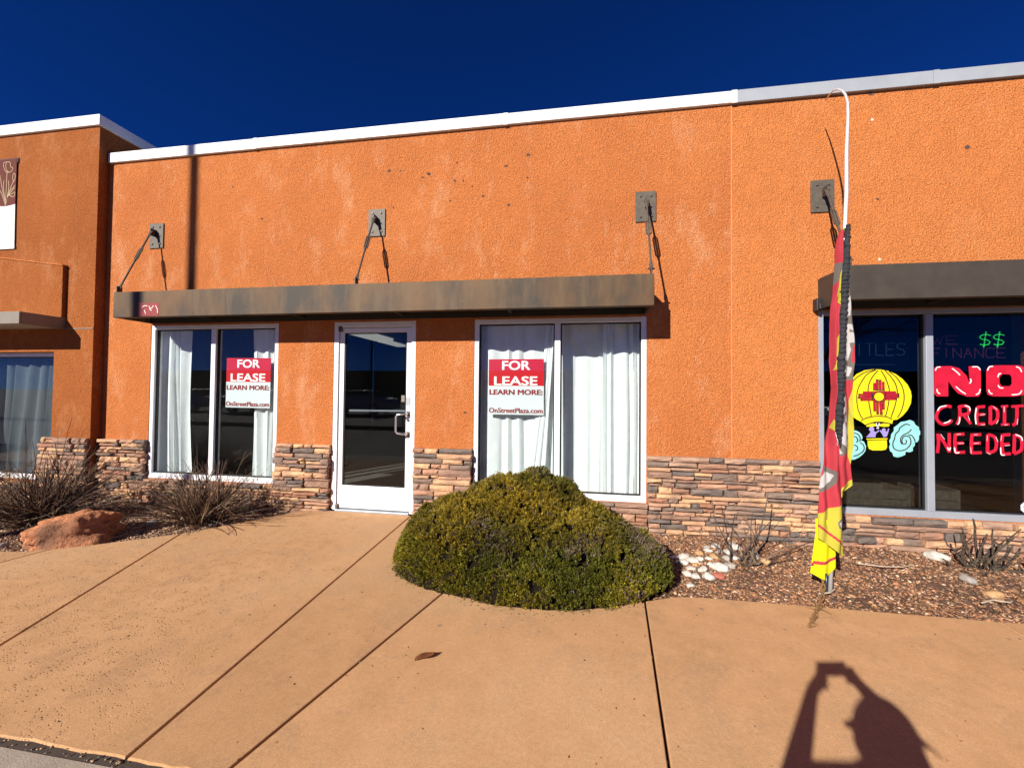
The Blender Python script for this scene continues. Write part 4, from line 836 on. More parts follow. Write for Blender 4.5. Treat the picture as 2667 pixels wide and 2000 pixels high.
# dotted LED letters behind the painted window
GL = {'W': [[(0, 1), (.25, 0), (.5, .7), (.75, 0), (1, 1)]], 'E': [[(1, 1), (0, 1), (0, 0), (1, 0)], [(0, .5), (.8, .5)]], 'F': [[(1, 1), (0, 1), (0, 0)], [(0, .5), (.8, .5)]], 'I': [[(.5, 1), (.5, 0)]],
      'N': [[(0, 0), (0, 1), (1, 0), (1, 1)]], 'A': [[(0, 0), (.5, 1), (1, 0)], [(.25, .4), (.75, .4)]], 'C': [[(1, .9), (.7, 1), (.2, 1), (0, .75), (0, .25), (.2, 0), (.7, 0), (1, .1)]], 'T': [[(0, 1), (1, 1)], [(.5, 1), (.5, 0)]],
      'L': [[(0, 1), (0, 0), (1, 0)]], 'S': [[(1, .9), (.6, 1), (.15, .92), (0, .75), (.2, .55), (.8, .45), (1, .25), (.85, .07), (.4, 0), (0, .1)]], '$': [[(1, .82), (.6, .9), (.15, .82), (0, .68), (.2, .54), (.8, .46), (1, .32), (.85, .16), (.4, .1), (0, .18)], [(.62, 1.05), (.38, -.05)]]}
def led(mb, s, x0, x1, z0, z1, y, step, rad, mi):
    n = len(s); cw = (x1-x0)/n
    for i, ch in enumerate(s):
        for L in GL[ch]:
            P = [Vector((x0+cw*(i+0.12+0.76*p[0]), z0+(z1-z0)*p[1])) for p in L]; acc = 0.0
            for a, b in zip(P, P[1:]):
                d = (b-a).length; k = acc
                while k < d:
                    q = a+(b-a)*(k/d); mb.prism([(q.x+rad*math.cos(t*1.047), q.y+rad*math.sin(t*1.047)) for t in range(6)], 'y', y-0.004, y, mi); k += step
                acc = k-d
ls = thing('led_sign', (3.7, 0.11, 1.74), 'dotted LED sign reading WE FINANCE with green dollar signs', 'sign')
MB().box(3.40, 4.01, 0.112, 0.12, 1.73, 2.02).build('backboard', M['glass_dark'], ls)
m = MB(); led(m, 'WE', 3.405, 3.65, 1.895, 1.975, 0.108, 0.013, 0.0034, 0); led(m, 'FINANCE', 3.405, 4.03, 1.765, 1.855, 0.108, 0.013, 0.0034, 0)
m.build('dim_letters', emit('led_dim', (0.32, 0.06, 0.16), 0.12), ls, fixn=False)
m = MB(); led(m, '$$', 3.80, 4.02, 1.87, 2.00, 0.106, 0.013, 0.0045, 0); m.build('lit_dollar_signs', emit('led_green', (0.05, 0.9, 0.12), 1.0), ls, fixn=False)
ls2 = thing('led_sign', (2.98, 0.11, 1.68), 'unlit dotted LED sign reading TITLES above the painted balloon', 'sign')
m = MB(); led(m, 'TITLES', 2.66, 3.20, 1.79, 1.91, 0.108, 0.013, 0.0034, 0); m.build('dim_letters', emit('led_blue', (0.10, 0.22, 0.28), 0.10), ls2, fixn=False)
m = MB(); led(m, 'I', 2.70, 2.74, 1.70, 1.701, 0.108, 0.02, 0.003, 0)
k = 2.70
while k < 3.1: m.prism([(k+0.003*math.cos(t*1.047), 1.70+0.003*math.sin(t*1.047)) for t in range(6)], 'y', 0.104, 0.108); k += 0.018
m.build('dot_row', emit('led_blue2', (0.10, 0.22, 0.28), 0.08), ls2, fixn=False)
MB().box(2.66, 3.22, 0.112, 0.12, 1.68, 1.95).build('backboard', M['glass_dark'], ls2)
def crate(x0, x1, y0, y1, z0, z1, label):
    c = thing('wooden_crate', ((x0+x1)/2, (y0+y1)/2, z0), label, 'crate', 'wooden crates inside the painted window')
    hgt = (z1-z0)/2
    for k in range(2):
        MB().box(x0, x1, y0, y0+0.02, z0+hgt*k+0.003, z0+hgt*(k+1)-0.003).build('plank', M['wood_crate'], c, bevel=0.003)
        MB().box(x0, x1, y1-0.02, y1, z0+hgt*k+0.003, z0+hgt*(k+1)-0.003).build('plank', M['wood_crate'], c, bevel=0.003)
    for xx in (x0-0.03, x1):
        MB().box(xx, xx+0.03, y0-0.004, y1, z0, z1+0.01).build('end_board', M['wood_crate'], c, bevel=0.003)
    MB().box(x0, x1, y0+0.021, y1-0.021, z0+0.004, z0+0.02).build('bottom', M['wood_crate'], c)
crate(2.50, 3.28, 0.22, 0.55, 0.27, 0.46, 'grey weathered crate standing below the painted balloon')
crate(3.46, 3.72, 0.24, 0.55, 0.27, 0.47, 'small grey crate standing below the painted lettering')
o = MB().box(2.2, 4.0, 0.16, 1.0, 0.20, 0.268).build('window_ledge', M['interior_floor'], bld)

# ------------------------------------------------------------------ round evergreen shrub
DOMES = [(-0.45, -0.90, 0.62, 0.58, 0.665), (-0.92, -0.98, 0.52, 0.58, 0.43), (-0.70, -1.06, 0.78, 0.58, 0.50), (0.03, -1.00, 0.52, 0.62, 0.46),
         (0.33, -0.98, 0.46, 0.50, 0.30), (-0.30, -1.13, 1.02, 0.60, 0.35), (-1.12, -1.12, 0.34, 0.40, 0.28), (0.50, -1.05, 0.29, 0.36, 0.22), (-0.18, -0.80, 0.38, 0.5, 0.60)]
def mound(x, y):
    h = 0.0; s = 0.0
    x = -0.35+(x+0.35)/0.965
    for (cx, cy, rx, ry, hh) in DOMES:
        d = ((x-cx)/rx)**2+((y-cy)/ry)**2
        if d < 1: s += (hh*(1-d**1.25)**0.55)**7
    h = s**(1/7) if s > 0 else 0.0
    return h
def mound_h(x, y):
    h = mound(x, y)
    if h <= 0: return 0
    return max(0.0, h*(1+0.13*noise.noise(Vector((x*5.0, y*5.0, 1.0))))+0.050*noise.noise(Vector((x*10, y*10, 3.0)))*min(1, h*4)+0.016*noise.noise(Vector((x*24, y*24, 8.0)))*min(1, h*4))
shrub = thing('evergreen_shrub', (-0.35, -1.0, 0), 'low rounded olive green shrub spreading over the pavement edge', 'shrub')
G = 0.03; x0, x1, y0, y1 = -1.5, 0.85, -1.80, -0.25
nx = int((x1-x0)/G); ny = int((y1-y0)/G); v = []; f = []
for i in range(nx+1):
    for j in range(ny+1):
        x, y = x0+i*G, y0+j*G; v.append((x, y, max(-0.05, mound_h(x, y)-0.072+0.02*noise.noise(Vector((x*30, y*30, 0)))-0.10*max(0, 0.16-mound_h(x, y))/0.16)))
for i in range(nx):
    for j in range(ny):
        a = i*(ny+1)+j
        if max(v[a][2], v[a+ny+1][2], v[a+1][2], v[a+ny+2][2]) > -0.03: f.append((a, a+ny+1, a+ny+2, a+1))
np_mesh('shade_core', v, f, M['core'], shrub, smooth=True)  # solid near-black shell standing in for the shade deep inside the shrub
rs = np.random.RandomState(21)
pts = []; nrm = []; tone = []
def sample_shrub(N):
    k = 0
    while k < N:
        x = rs.uniform(x0, x1); y = rs.uniform(y0, y1); h = mound_h(x, y)
        if h <= 0.004: continue
        e = 0.012; gx = (mound_h(x+e, y)-mound_h(x-e, y))/(2*e); gy = (mound_h(x, y+e)-mound_h(x, y-e))/(2*e)
        sl = min(6.0, math.sqrt(1+gx*gx+gy*gy))
        if y > -0.75 and rs.rand() > 0.5: continue
        if rs.rand() > sl/6.0: continue
        gap = noise.noise(Vector((x*13, y*13, h*13+9)))
        dead = noise.noise(Vector((x*3.0+5, y*3.0, h*3.0)))
        if gap > 0.33 and rs.rand() < 0.92: continue
        n = Vector((-gx, -gy, 1)).normalized()
        dz = rs.uniform(-0.030, 0.006)
        pts.append((x+n.x*dz, y+n.y*dz, max(0.004, h+n.z*dz))); nrm.append(tuple(n)); tone.append((noise.noise(Vector((x*2.2, y*2.2, h*2.2+2))), dead, dz))
        k += 1
sample_shrub(20500)
P = np.array(pts); N = np.array(nrm); T = np.array(tone)
def leaves(P, N, T, per, L, Wd, rs):
    n = len(P)*per
    C0 = np.repeat(P, per, 0); D = np.repeat(N+rs.normal(0, 0.25, N.shape), per, 0)+rs.normal(0, 0.52, (n, 3))+np.array([0, 0, 0.75])
    D /= np.linalg.norm(D, axis=1)[:, None]
    S = np.cross(D, rs.normal(0, 1, (n, 3))); S /= np.linalg.norm(S, axis=1)[:, None]
    Q = np.cross(D, S)
    l = rs.uniform(0.7, 1.3, n)[:, None]*L; wd = rs.uniform(0.7, 1.3, n)[:, None]*Wd
    C0 = C0+rs.normal(0, 0.0035, (n, 3))+D*rs.uniform(0, 0.012, (n, 1))
    a = C0; b = C0+D*l*0.55+S*wd+Q*wd*0.25; c = C0+D*l; d = C0+D*l*0.55-S*wd+Q*wd*0.25
    V = np.stack([a, b, c, d], 1).reshape(-1, 3); i = np.arange(n)*4
    F = np.stack([i, i+1, i+2, i+3], 1)
    t0 = np.repeat(T[:, 0]*1.2+rs.normal(0, 0.20, len(P)), per)+rs.normal(0, 0.08, n); dz = np.repeat(T[:, 2], per); de = np.repeat(T[:, 1], per)
    g = np.clip(0.5+t0, 0, 1)[:, None]
    col = np.array([0.105, 0.095, 0.012])*(1-g)+np.array([0.33, 0.225, 0.020])*g
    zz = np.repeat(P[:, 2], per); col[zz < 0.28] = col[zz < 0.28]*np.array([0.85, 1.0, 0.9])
    br = np.repeat(rs.rand(len(P)) < 0.04+1.6*np.clip(T[:, 1]-0.16, 0, 1), per); col[br] = np.array([0.16, 0.115, 0.072])
    col *= np.repeat(rs.uniform(0.6, 1.35, (len(P), 1)), per, 0)*rs.uniform(0.8, 1.2, (n, 1))
    return V, F, np.repeat(col, 4, 0)
V, F, Cc = leaves(P, N, T, 14, 0.0155, 0.0029, rs)
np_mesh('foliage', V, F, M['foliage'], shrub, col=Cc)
# bare grey twigs showing through
m = MB()
for k in range(2600):
    q = rs.randint(len(P)); p = Vector(P[q]); n = Vector(N[q])
    if T[q, 1] < 0.20 and k > 260: continue
    a = p-n*0.05; b = a+(n+Vector(rs.normal(0, 0.35, 3))+Vector((0, 0, 0.4))).normalized()*rs.uniform(0.06, 0.10)
    m.tube([a, (a+b)/2+Vector(rs.normal(0, 0.006, 3)), b], [0.0026, 0.002, 0.0012], 4, cap=False)
m.build('bare_twigs', simple('grey_twig', (0.22, 0.17, 0.14), 0.9, var=0.3, vscale=30), shrub, fixn=False)['kind'] = 'stuff'
# leaf litter round the shrub
n = 420; ang = rs.uniform(0, 2*np.pi, n); litter = []
for k in range(n*6):
    x = rs.uniform(-1.55, 0.95); y = rs.uniform(-1.85, -0.9)
    if 0 <= mound(x, y) < 0.03 and (mound(x, y+0.06) > 0 or mound(x+0.05, y+0.03) > 0 or mound(x-0.05, y+0.03) > 0): litter.append((x, y, 0.003))
    if len(litter) >= n: break
litter = np.array(litter); pal = np.array([(0.20, 0.10, 0.05), (0.12, 0.06, 0.03), (0.30, 0.2, 0.12), (0.20, 0.12, 0.06), (0.16, 0.12, 0.04)])
v, f, c = pebbles(rs, litter, rs.uniform(0.0015, 0.005, len(litter)), pal[rs.randint(0, 5, len(litter))], 0.5)
tag(np_mesh('leaf_litter', v, f, M['gravel'], loc=(-0.35, -1.6, 0), col=c), 'fine brown litter along the foot of the round shrub', 'litter', kind='stuff')

# ------------------------------------------------------------------ dry broom shrubs (left bed)
def broom(loc, label, nst, hmax, spread, seed, side=0.0, droop=0.5, cols=None, cat='shrub', group='leafless shrubs in the left bed'):
    b = thing('dry_shrub', loc, label, cat, group); rs = np.random.RandomState(seed)
    V = []; F = []; Cc = []; off = 0
    cols = cols or [(0.095, 0.043, 0.027), (0.15, 0.082, 0.048), (0.055, 0.028, 0.022), (0.21, 0.155, 0.085), (0.085, 0.045, 0.034), (0.18, 0.12, 0.078)]
    for k in range(nst):
        az = rs.uniform(0, 2*np.pi); el = np.clip(rs.normal(0.85, 0.38), 0.12, 1.5); ln = hmax*rs.uniform(0.45, 1.0)*(1.0 if el > 0.7 else 1.15)
        if rs.rand() < 0.06: ln *= 1.3
        d = Vector((math.cos(az)*math.cos(el)*spread+side, math.sin(az)*math.cos(el)*spread*0.8, math.sin(el))).normalized()
        p = Vector(loc)+Vector((rs.normal(0, 0.09), rs.normal(0, 0.07), -0.03)); pts = [p.copy()]; ns = 7
        wig = Vector(rs.normal(0, 0.10, 3)); dr = droop*rs.uniform(0.0, 1.0)
        for s in range(ns):
            t = (s+1)/ns; dd = (d+wig*t*t+Vector((0, 0, -dr*t*t))).normalized(); p = p+dd*ln/ns
            if p.y > -0.10: p.y = -0.10-rs.uniform(0, 0.02)
            if p.z < 0.0: p.z = 0.0+rs.uniform(0, 0.01)
            pts.append(p.copy())
        r0 = rs.uniform(0.0026, 0.0062)*(1.5 if nst < 60 else 1.0); m = MB(); m.tube(pts, [r0*(1-0.62*i/ns) for i in range(ns+1)], 4, cap=False)
        for q in range(rs.randint(0, 4) if nst > 60 else rs.randint(0, 2)):
            i = rs.randint(2, ns); a = pts[i]; e = a+((pts[i]-pts[i-1]).normalized()+Vector(rs.normal(0, 0.5, 3))).normalized()*ln*rs.uniform(0.12, 0.34)
            if e.y > -0.1: e.y = -0.1
            m.tube([a, (a+e)/2+Vector(rs.normal(0, 0.008, 3)), e], [r0*0.55, r0*0.45, r0*0.25], 4, cap=False)
        V += m.v; F += [tuple(off+i for i in f) for f in m.f]; Cc += [np.array(cols[rs.randint(len(cols))])*rs.uniform(0.6, 1.3)]*len(m.v); off += len(m.v)
    np_mesh('stems', V, F, M['twig'], b, col=np.array(Cc))
    m = MB()
    for k in range(12):
        a = Vector(loc)+Vector((rs.normal(0, 0.06), rs.normal(0, 0.05), -0.04)); e = a+Vector((rs.normal(0, 0.07), rs.normal(0, 0.06), rs.uniform(0.06, 0.14)))
        m.tube([a, (a+e)/2, e], [0.013, 0.010, 0.006], 5)
    m.build('woody_base', M['bark'], b, fixn=False)
broom((-5.55, -0.85, -0.02), 'wide tangled leafless shrub behind the red boulder', 560, 0.90, 1.5, 31, 0.10, 0.75)
broom((-3.90, -0.55, -0.02), 'spiky upright leafless shrub between boulder and entrance door', 400, 0.72, 1.15, 32, 0.0, 0.55)
broom((-6.75, -0.95, -0.02), 'dense leafless shrub at the far left window', 380, 0.85, 1.3, 33, 0.0, 0.7)
# thin dry clump by the white rocks
broom((1.47, -0.60, -0.03), 'small dry clump of upright twigs among the white rocks', 17, 0.62, 0.75, 34, -0.05, 0.35, [(0.09, 0.065, 0.055), (0.16, 0.12, 0.09), (0.06, 0.042, 0.036)], 'shrub', None)
# cut-back woody stump
stp = thing('cut_shrub', (3.34, -0.36, -0.03), 'cut-back woody shrub stump below the NO CREDIT lettering', 'shrub')
rr = random.Random(5); m = MB()
for k, (tx, ty, tz) in enumerate([(3.37, -0.33, 0.36), (3.40, -0.40, 0.26), (3.48, -0.36, 0.29), (3.66, -0.38, 0.31), (3.60, -0.45, 0.17), (3.68, -0.30, 0.21), (3.22, -0.40, 0.25), (3.15, -0.34, 0.18), (3.26, -0.54, 0.13), (3.18, -0.64, 0.03), (3.45, -0.52, 0.20), (3.80, -0.48, 0.07), (3.06, -0.42, 0.04), (3.55, -0.28, 0.26), (3.31, -0.30, 0.28), (3.52, -0.42, 0.24), (3.10, -0.55, 0.0)]):
    a = Vector((3.36+rr.uniform(-0.10, 0.10), -0.38+rr.uniform(-0.06, 0.06), -0.05)); e = Vector((tx, ty, tz)); P_ = [a]; n_ = 7
    for q in range(1, n_+1):
        t = q/n_; P_.append(a.lerp(e, t)+Vector((0.022*noise.noise(Vector((k*3.1, q*0.9, 0))), 0.022*noise.noise(Vector((k*1.7, q*0.9, 5))), -0.05*math.sin(math.pi*t)*rr.uniform(0.3, 1.0))))
    rad = rr.uniform(0.006, 0.0135); m.tube(P_, [rad*(1.35-0.8*i/n_)*(1+0.18*noise.noise(Vector((k, i*1.3, 2)))) for i in range(n_+1)], 7)
    for s_ in range(rr.randint(0, 2)):
        c = P_[rr.randint(3, 6)]; e2 = c+Vector((rr.uniform(-0.09, 0.09), rr.uniform(-0.06, 0.06), rr.uniform(0.02, 0.10))); m.tube([c, (c+e2)/2+Vector((rr.uniform(-.012, .012), 0, -.008)), e2], [rad*0.55, rad*0.45, rad*0.25], 5)
m.build('branches', simple('old_bark', (0.060, 0.044, 0.031), 0.95, var=0.85, vscale=28, bs=1.0, bscale=60, bdist=0.02), stp, fixn=False, smooth=True)

# ------------------------------------------------------------------ boulder and rocks
def ico_sub(levels):
    import bmesh
    bm = bmesh.new(); bmesh.ops.create_icosphere(bm, subdivisions=levels, radius=1.0)
    v = [tuple(p.co) for p in bm.verts]; f = [tuple(q.index for q in p.verts) for p in bm.faces]; bm.free(); return v, f
def rock(name, c, size, rot, mat, seed, label, group=None, sub=3, rough=0.35, cuts=9, cat='rock', smooth=True):
    v, f = ico_sub(sub); r = random.Random(seed)
    planes = []
    for _ in range(cuts):
        n = Vector((r.gauss(0, 1), r.gauss(0, 1), r.gauss(0, 0.8))).normalized(); planes.append((n, r.uniform(0.62, 0.92)))
    out = []
    ca, sa = math.cos(rot), math.sin(rot)
    for p in v:
        q = Vector(p)
        for n, d in planes:
            k = q.dot(n)
            if k > d: q -= n*(k-d)*0.92
        q *= 1+rough*0.35*noise.noise(q*1.6+Vector((seed, 0, 0)))+rough*0.16*noise.noise(q*5+Vector((0, seed, 0)))
        x, y, z = q.x*size[0], q.y*size[1], q.z*size[2]
        out.append((c[0]+x*ca-y*sa, c[1]+x*sa+y*ca, c[2]+z))
    o = np_mesh(name, out, f, mat, loc=tuple(c), smooth=smooth)
    return tag(o, label, cat, group)
def boulder_mat():
    m, t, b = new_mat('boulder_stone'); b.inputs['Roughness'].default_value = 0.92; b.inputs['Specular IOR Level'].default_value = 0.15
    n = tex(t, 'ShaderNodeTexNoise', 5.0, Detail=7.0, Roughness=0.65); n2 = tex(t, 'ShaderNodeTexNoise', 2.2, Detail=4.0)
    c = mixc(t, ramp(t, n.outputs['Fac'], 0.35, 0.7), (0.52, 0.22, 0.105), (0.36, 0.145, 0.075)); c = mixc(t, ramp(t, n2.outputs['Fac'], 0.52, 0.64), c, (0.20, 0.10, 0.06))
    t.links.new(c, b.inputs['Base Color']); nb = tex(t, 'ShaderNodeTexNoise', 13.0, Detail=7.0, Roughness=0.65); bump(t, b, nb.outputs['Fac'], 1.0, 0.06); return m
rock('boulder', (-4.62, -1.20, 0.035), (0.42, 0.30, 0.23), 0.40, boulder_mat(), 17, 'large rough red sandstone boulder at the edge of the left bed', None, 5, 0.75, 26, 'boulder', False)
ROCKS = [(0.968, -0.815, .050, 'w'), (1.06, -0.80, .062, 'w'), (1.205, -0.775, .088, 'W'), (0.959, -0.973, .055, 'w'), (1.05, -0.95, .062, 'w'), (1.135, -0.93, .062, 'R'), (0.975, -0.573, .066, 'w'), (1.033, -0.65, .064, 'w'),
         (1.091, -0.626, .045, 'w'), (1.125, -0.50, .055, 't'), (1.22, -0.435, .048, 'w'), (1.232, -0.557, .066, 't'), (1.324, -0.584, .055, 'g'), (1.40, -0.43, .070, 'w'), (1.50, -0.30, .060, 'w'), (1.318, -0.318, .060, 'w'),
         (0.931, -0.698, .055, 'w'), (1.40, -0.55, .055, 'w'), (1.315, -0.449, .045, 'w'), (0.90, -0.94, .048, 'w'), (0.87, -1.145, .045, 'w'), (1.31, -0.714, .060, 'g'), (1.60, -0.476, .045, 'w'), (1.64, -0.578, .060, 't'), (1.506, -0.22, .050, 'g'), (0.886, -0.604, .045, 'w'), (1.17, -0.60, .045, 'w'), (1.02, -0.73, .038, 't'), (1.15, -0.70, .036, 'w'), (1.24, -0.35, .040, 'g')]
LBL = {'w': 'white river rock in the pile between round shrub and dry twigs', 'W': 'largest elongated white river rock at the front of the pile', 'R': 'angular brick-red rock at the front of the white pile', 't': 'tan rock among the white river rocks', 'g': 'grey rock among the white river rocks'}
for k, (x, y, s, c) in enumerate(ROCKS):
    r = random.Random(40+k)
    s *= 0.74
    lab = LBL[c]
    if c == 'w': lab = 'white river rock ' + ('touching the round shrub at the left of the pile' if x < 0.95 else 'in the front row of the pile' if y < -0.78 else 'against the dry twigs at the right of the pile' if x > 1.36 else 'at the back of the pile near the stone wall' if y > -0.46 else 'in the middle of the pile')
    rock('river_rock', (x, y, bed_height(x, y)+s*0.22), (s*r.uniform(1.0, 1.35), s*r.uniform(0.75, 0.95), s*r.uniform(0.55, 0.75)), r.uniform(-0.7, 0.7), M[{'w': 'river_white', 'W': 'river_white', 'R': 'river_red', 't': 'river_tan', 'g': 'river_grey'}[c]], 50+k, lab, 'river rocks piled in the bed', 3, 0.45, 9 if c != 'R' else 12)
for k, (x, y, s, mm, lab) in enumerate([(3.00, -0.89, 0.055, 'river_tan', 'flat yellowish rock lying in front of the cut stump'), (3.04, -0.66, 0.055, 'river_grey', 'dark rounded rock beside the cut stump'), (3.20, -0.20, 0.075, 'river_white', 'white rock behind the cut stump'), (3.85, -0.30, 0.09, 'river_white', 'pale rock right of the cut stump'),
                                        (-5.07, -1.42, 0.04, 'river_grey', 'small grey rock left of the boulder'), (-3.72, -0.62, 0.022, 'river_white', 'small white pebble under the spiky shrub'), (-4.35, -0.72, 0.06, 'river_grey', 'dark purple-grey rock behind the boulder'), (-5.25, -1.60, 0.05, 'river_white', 'pale rock at the pavement corner, far left')]):
    rock('river_rock', (x, y, bed_height(x, y)+s*0.3), (s*1.2, s*0.85, s*0.6), k*1.3, M[mm], 90+k, lab, None, 3, 0.3, 7)
# fallen sticks
def stick(pts, r, label):
    m = MB().tube(pts, [r, r*0.9, r*0.7, r*0.45], 5); tag(m.build('fallen_stick', simple('bleached_wood', (0.42, 0.34, 0.26), 0.9, var=0.2), loc=pts[0], fixn=False), label, 'stick')
stick([(1.72, -1.16, 0.0), (1.80, -1.14, 0.006), (1.86, -1.09, 0.01), (1.90, -1.02, 0.006)], 0.007, 'curved bleached stick lying left of the flag base')
stick([(2.35, -0.55, 0.0), (2.50, -0.60, 0.008), (2.66, -0.58, 0.008), (2.80, -0.50, 0.004)], 0.005, 'long thin bleached stick in the bed below the painted window')
stick([(2.75, -1.10, 0.0), (2.85, -1.06, 0.008), (2.93, -1.08, 0.008), (2.98, -1.04, 0.004)], 0.006, 'short bent stick near the pavement edge on the right')
# fallen leaf
v = []; f = []; nl = 8
for i in range(nl+1):
    t = i/nl; wd = 0.020*math.sin(math.pi*min(1, t*1.02))**0.8+0.001
    cx, cy = -0.797+0.092*t, -2.296+0.053*t; nxx, nyy = -0.5, 0.86
    for s in (-1, 0, 1): v.append((cx+nxx*wd*s, cy+nyy*wd*s, 0.006+0.013*abs(s)+0.012*t*t+0.004*math.sin(5*t)))
for i in range(nl):
    for s in range(2): a = i*3+s; f.append((a, a+3, a+4, a+1))
lf = np_mesh('fallen_leaf', v, f, M['leaf_brown'], loc=(-0.75, -2.27, 0.005)); tag(lf, 'single curled brown leaf lying on the pavement', 'leaf')
sm = lf.modifiers.new('solid', 'SOLIDIFY'); sm.thickness = 0.0008
# crumbs and specks on the pavement
n = 420; x = rs.uniform(-5, 4, n); y = rs.uniform(-2.95, -1.3, n); keep = [(a, b) for a, b in zip(x, y) if (b < left_y(a)-0.03 if a < -3.1 else b < (right_edge(a) if a > -1.6 else -0.1)-0.12)]
P2 = np.array([(a, b, 0.0015) for a, b in keep]); pal = np.array([(0.10, 0.05, 0.03), (0.05, 0.03, 0.02), (0.2, 0.11, 0.06), (0.4, 0.3, 0.22)])
v, f, c = pebbles(rs, P2, rs.uniform(0.0015, 0.0055, len(P2)), pal[rs.randint(0, 4, len(P2))], 0.45)
tag(np_mesh('pavement_specks', v, f, M['gravel'], loc=(0, -2, 0), col=c), 'tiny dark crumbs scattered over the tan pavement', 'debris', kind='stuff')

# ------------------------------------------------------------------ feather flag
flg = thing('feather_flag', (1.845, -1.06, -0.02), 'limp red and yellow feather flag furled on its bent pole', 'flag')
YP = -1.07
px = lambda z: 1.842+(z-0.0)*0.0432
pts = [Vector((px(z), YP, z)) for z in (-0.05, 0.6, 1.2, 1.8, 2.4, 2.9, 3.2)]
pts[-1] = Vector((2.0, -1.02, 3.2)); pts += [Vector(p) for p in ((2.068, -0.93, 3.53), (2.135, -0.82, 3.71), (2.176, -0.73, 3.835), (2.198, -0.655, 3.926), (2.222, -0.56, 4.010), (2.250, -0.46, 4.074), (2.280, -0.36, 4.118), (2.322, -0.22, 4.152))]
MB().tube(pts, [0.0145]*4+[0.0135, 0.0125, 0.0115, 0.0095, 0.009, 0.0085, 0.008, 0.0075, 0.007, 0.006, 0.005], 10).build('pole', simple('pole_aluminium', (0.66, 0.66, 0.66), 0.42, 0.35, var=0.05), flg, smooth=True)
LE = [(1.935, 2.607), (1.907, 2.585), (1.886, 2.513), (1.879, 2.437), (1.879, 2.352), (1.868, 2.245), (1.864, 2.131), (1.849, 2.032), (1.844, 1.902), (1.844, 1.749), (1.840, 1.635), (1.842, 1.483), (1.846, 1.442), (1.828, 1.283), (1.817, 1.161), (1.796, 1.047), (1.778, 0.895), (1.764, 0.782), (1.753, 0.668), (1.749, 0.555), (1.746, 0.45), (1.744, 0.30)]
SLv = [(1.938, 2.626), (1.924, 2.435), (1.913, 2.336), (1.902, 2.244), (1.901, 2.053), (1.893, 1.939), (1.885, 1.787), (1.881, 1.673), (1.873, 1.483), (1.867, 1.427), (1.859, 1.275), (1.862, 1.162), (1.893, 1.028)]
SR = [(1.966, 2.624), (1.961, 2.372), (1.953, 2.243), (1.945, 2.052), (1.937, 1.9), (1.929, 1.748), (1.925, 1.597), (1.921, 1.483), (1.918, 1.427), (1.91, 1.276), (1.906, 1.163), (1.898, 1.028)]
RE = [(1.957, 2.311), (1.976, 2.166), (1.989, 2.066), (2.001, 1.937), (2.014, 1.786), (2.013, 1.635), (2.003, 1.541), (1.995, 1.428), (2.004, 1.301), (2.007, 1.166), (2.002, 1.016), (1.985, 0.896), (1.997, 0.792), (2.0, 0.744), (1.96, 0.70)]
def at_z(T, z):
    for a, b in zip(T, T[1:]):
        if b[1] <= z <= a[1]: return a[0]+(b[0]-a[0])*(a[1]-z)/max(1e-6, a[1]-b[1])
    return T[0][0] if z > T[0][1] else T[-1][0]
def inpoly(P, x, z):
    c = False
    for i in range(len(P)):
        (a, b), (d, e) = P[i-1], P[i]
        if (b > z) != (e > z) and x < (d-a)*(z-b)/(e-b)+a: c = not c
    return c
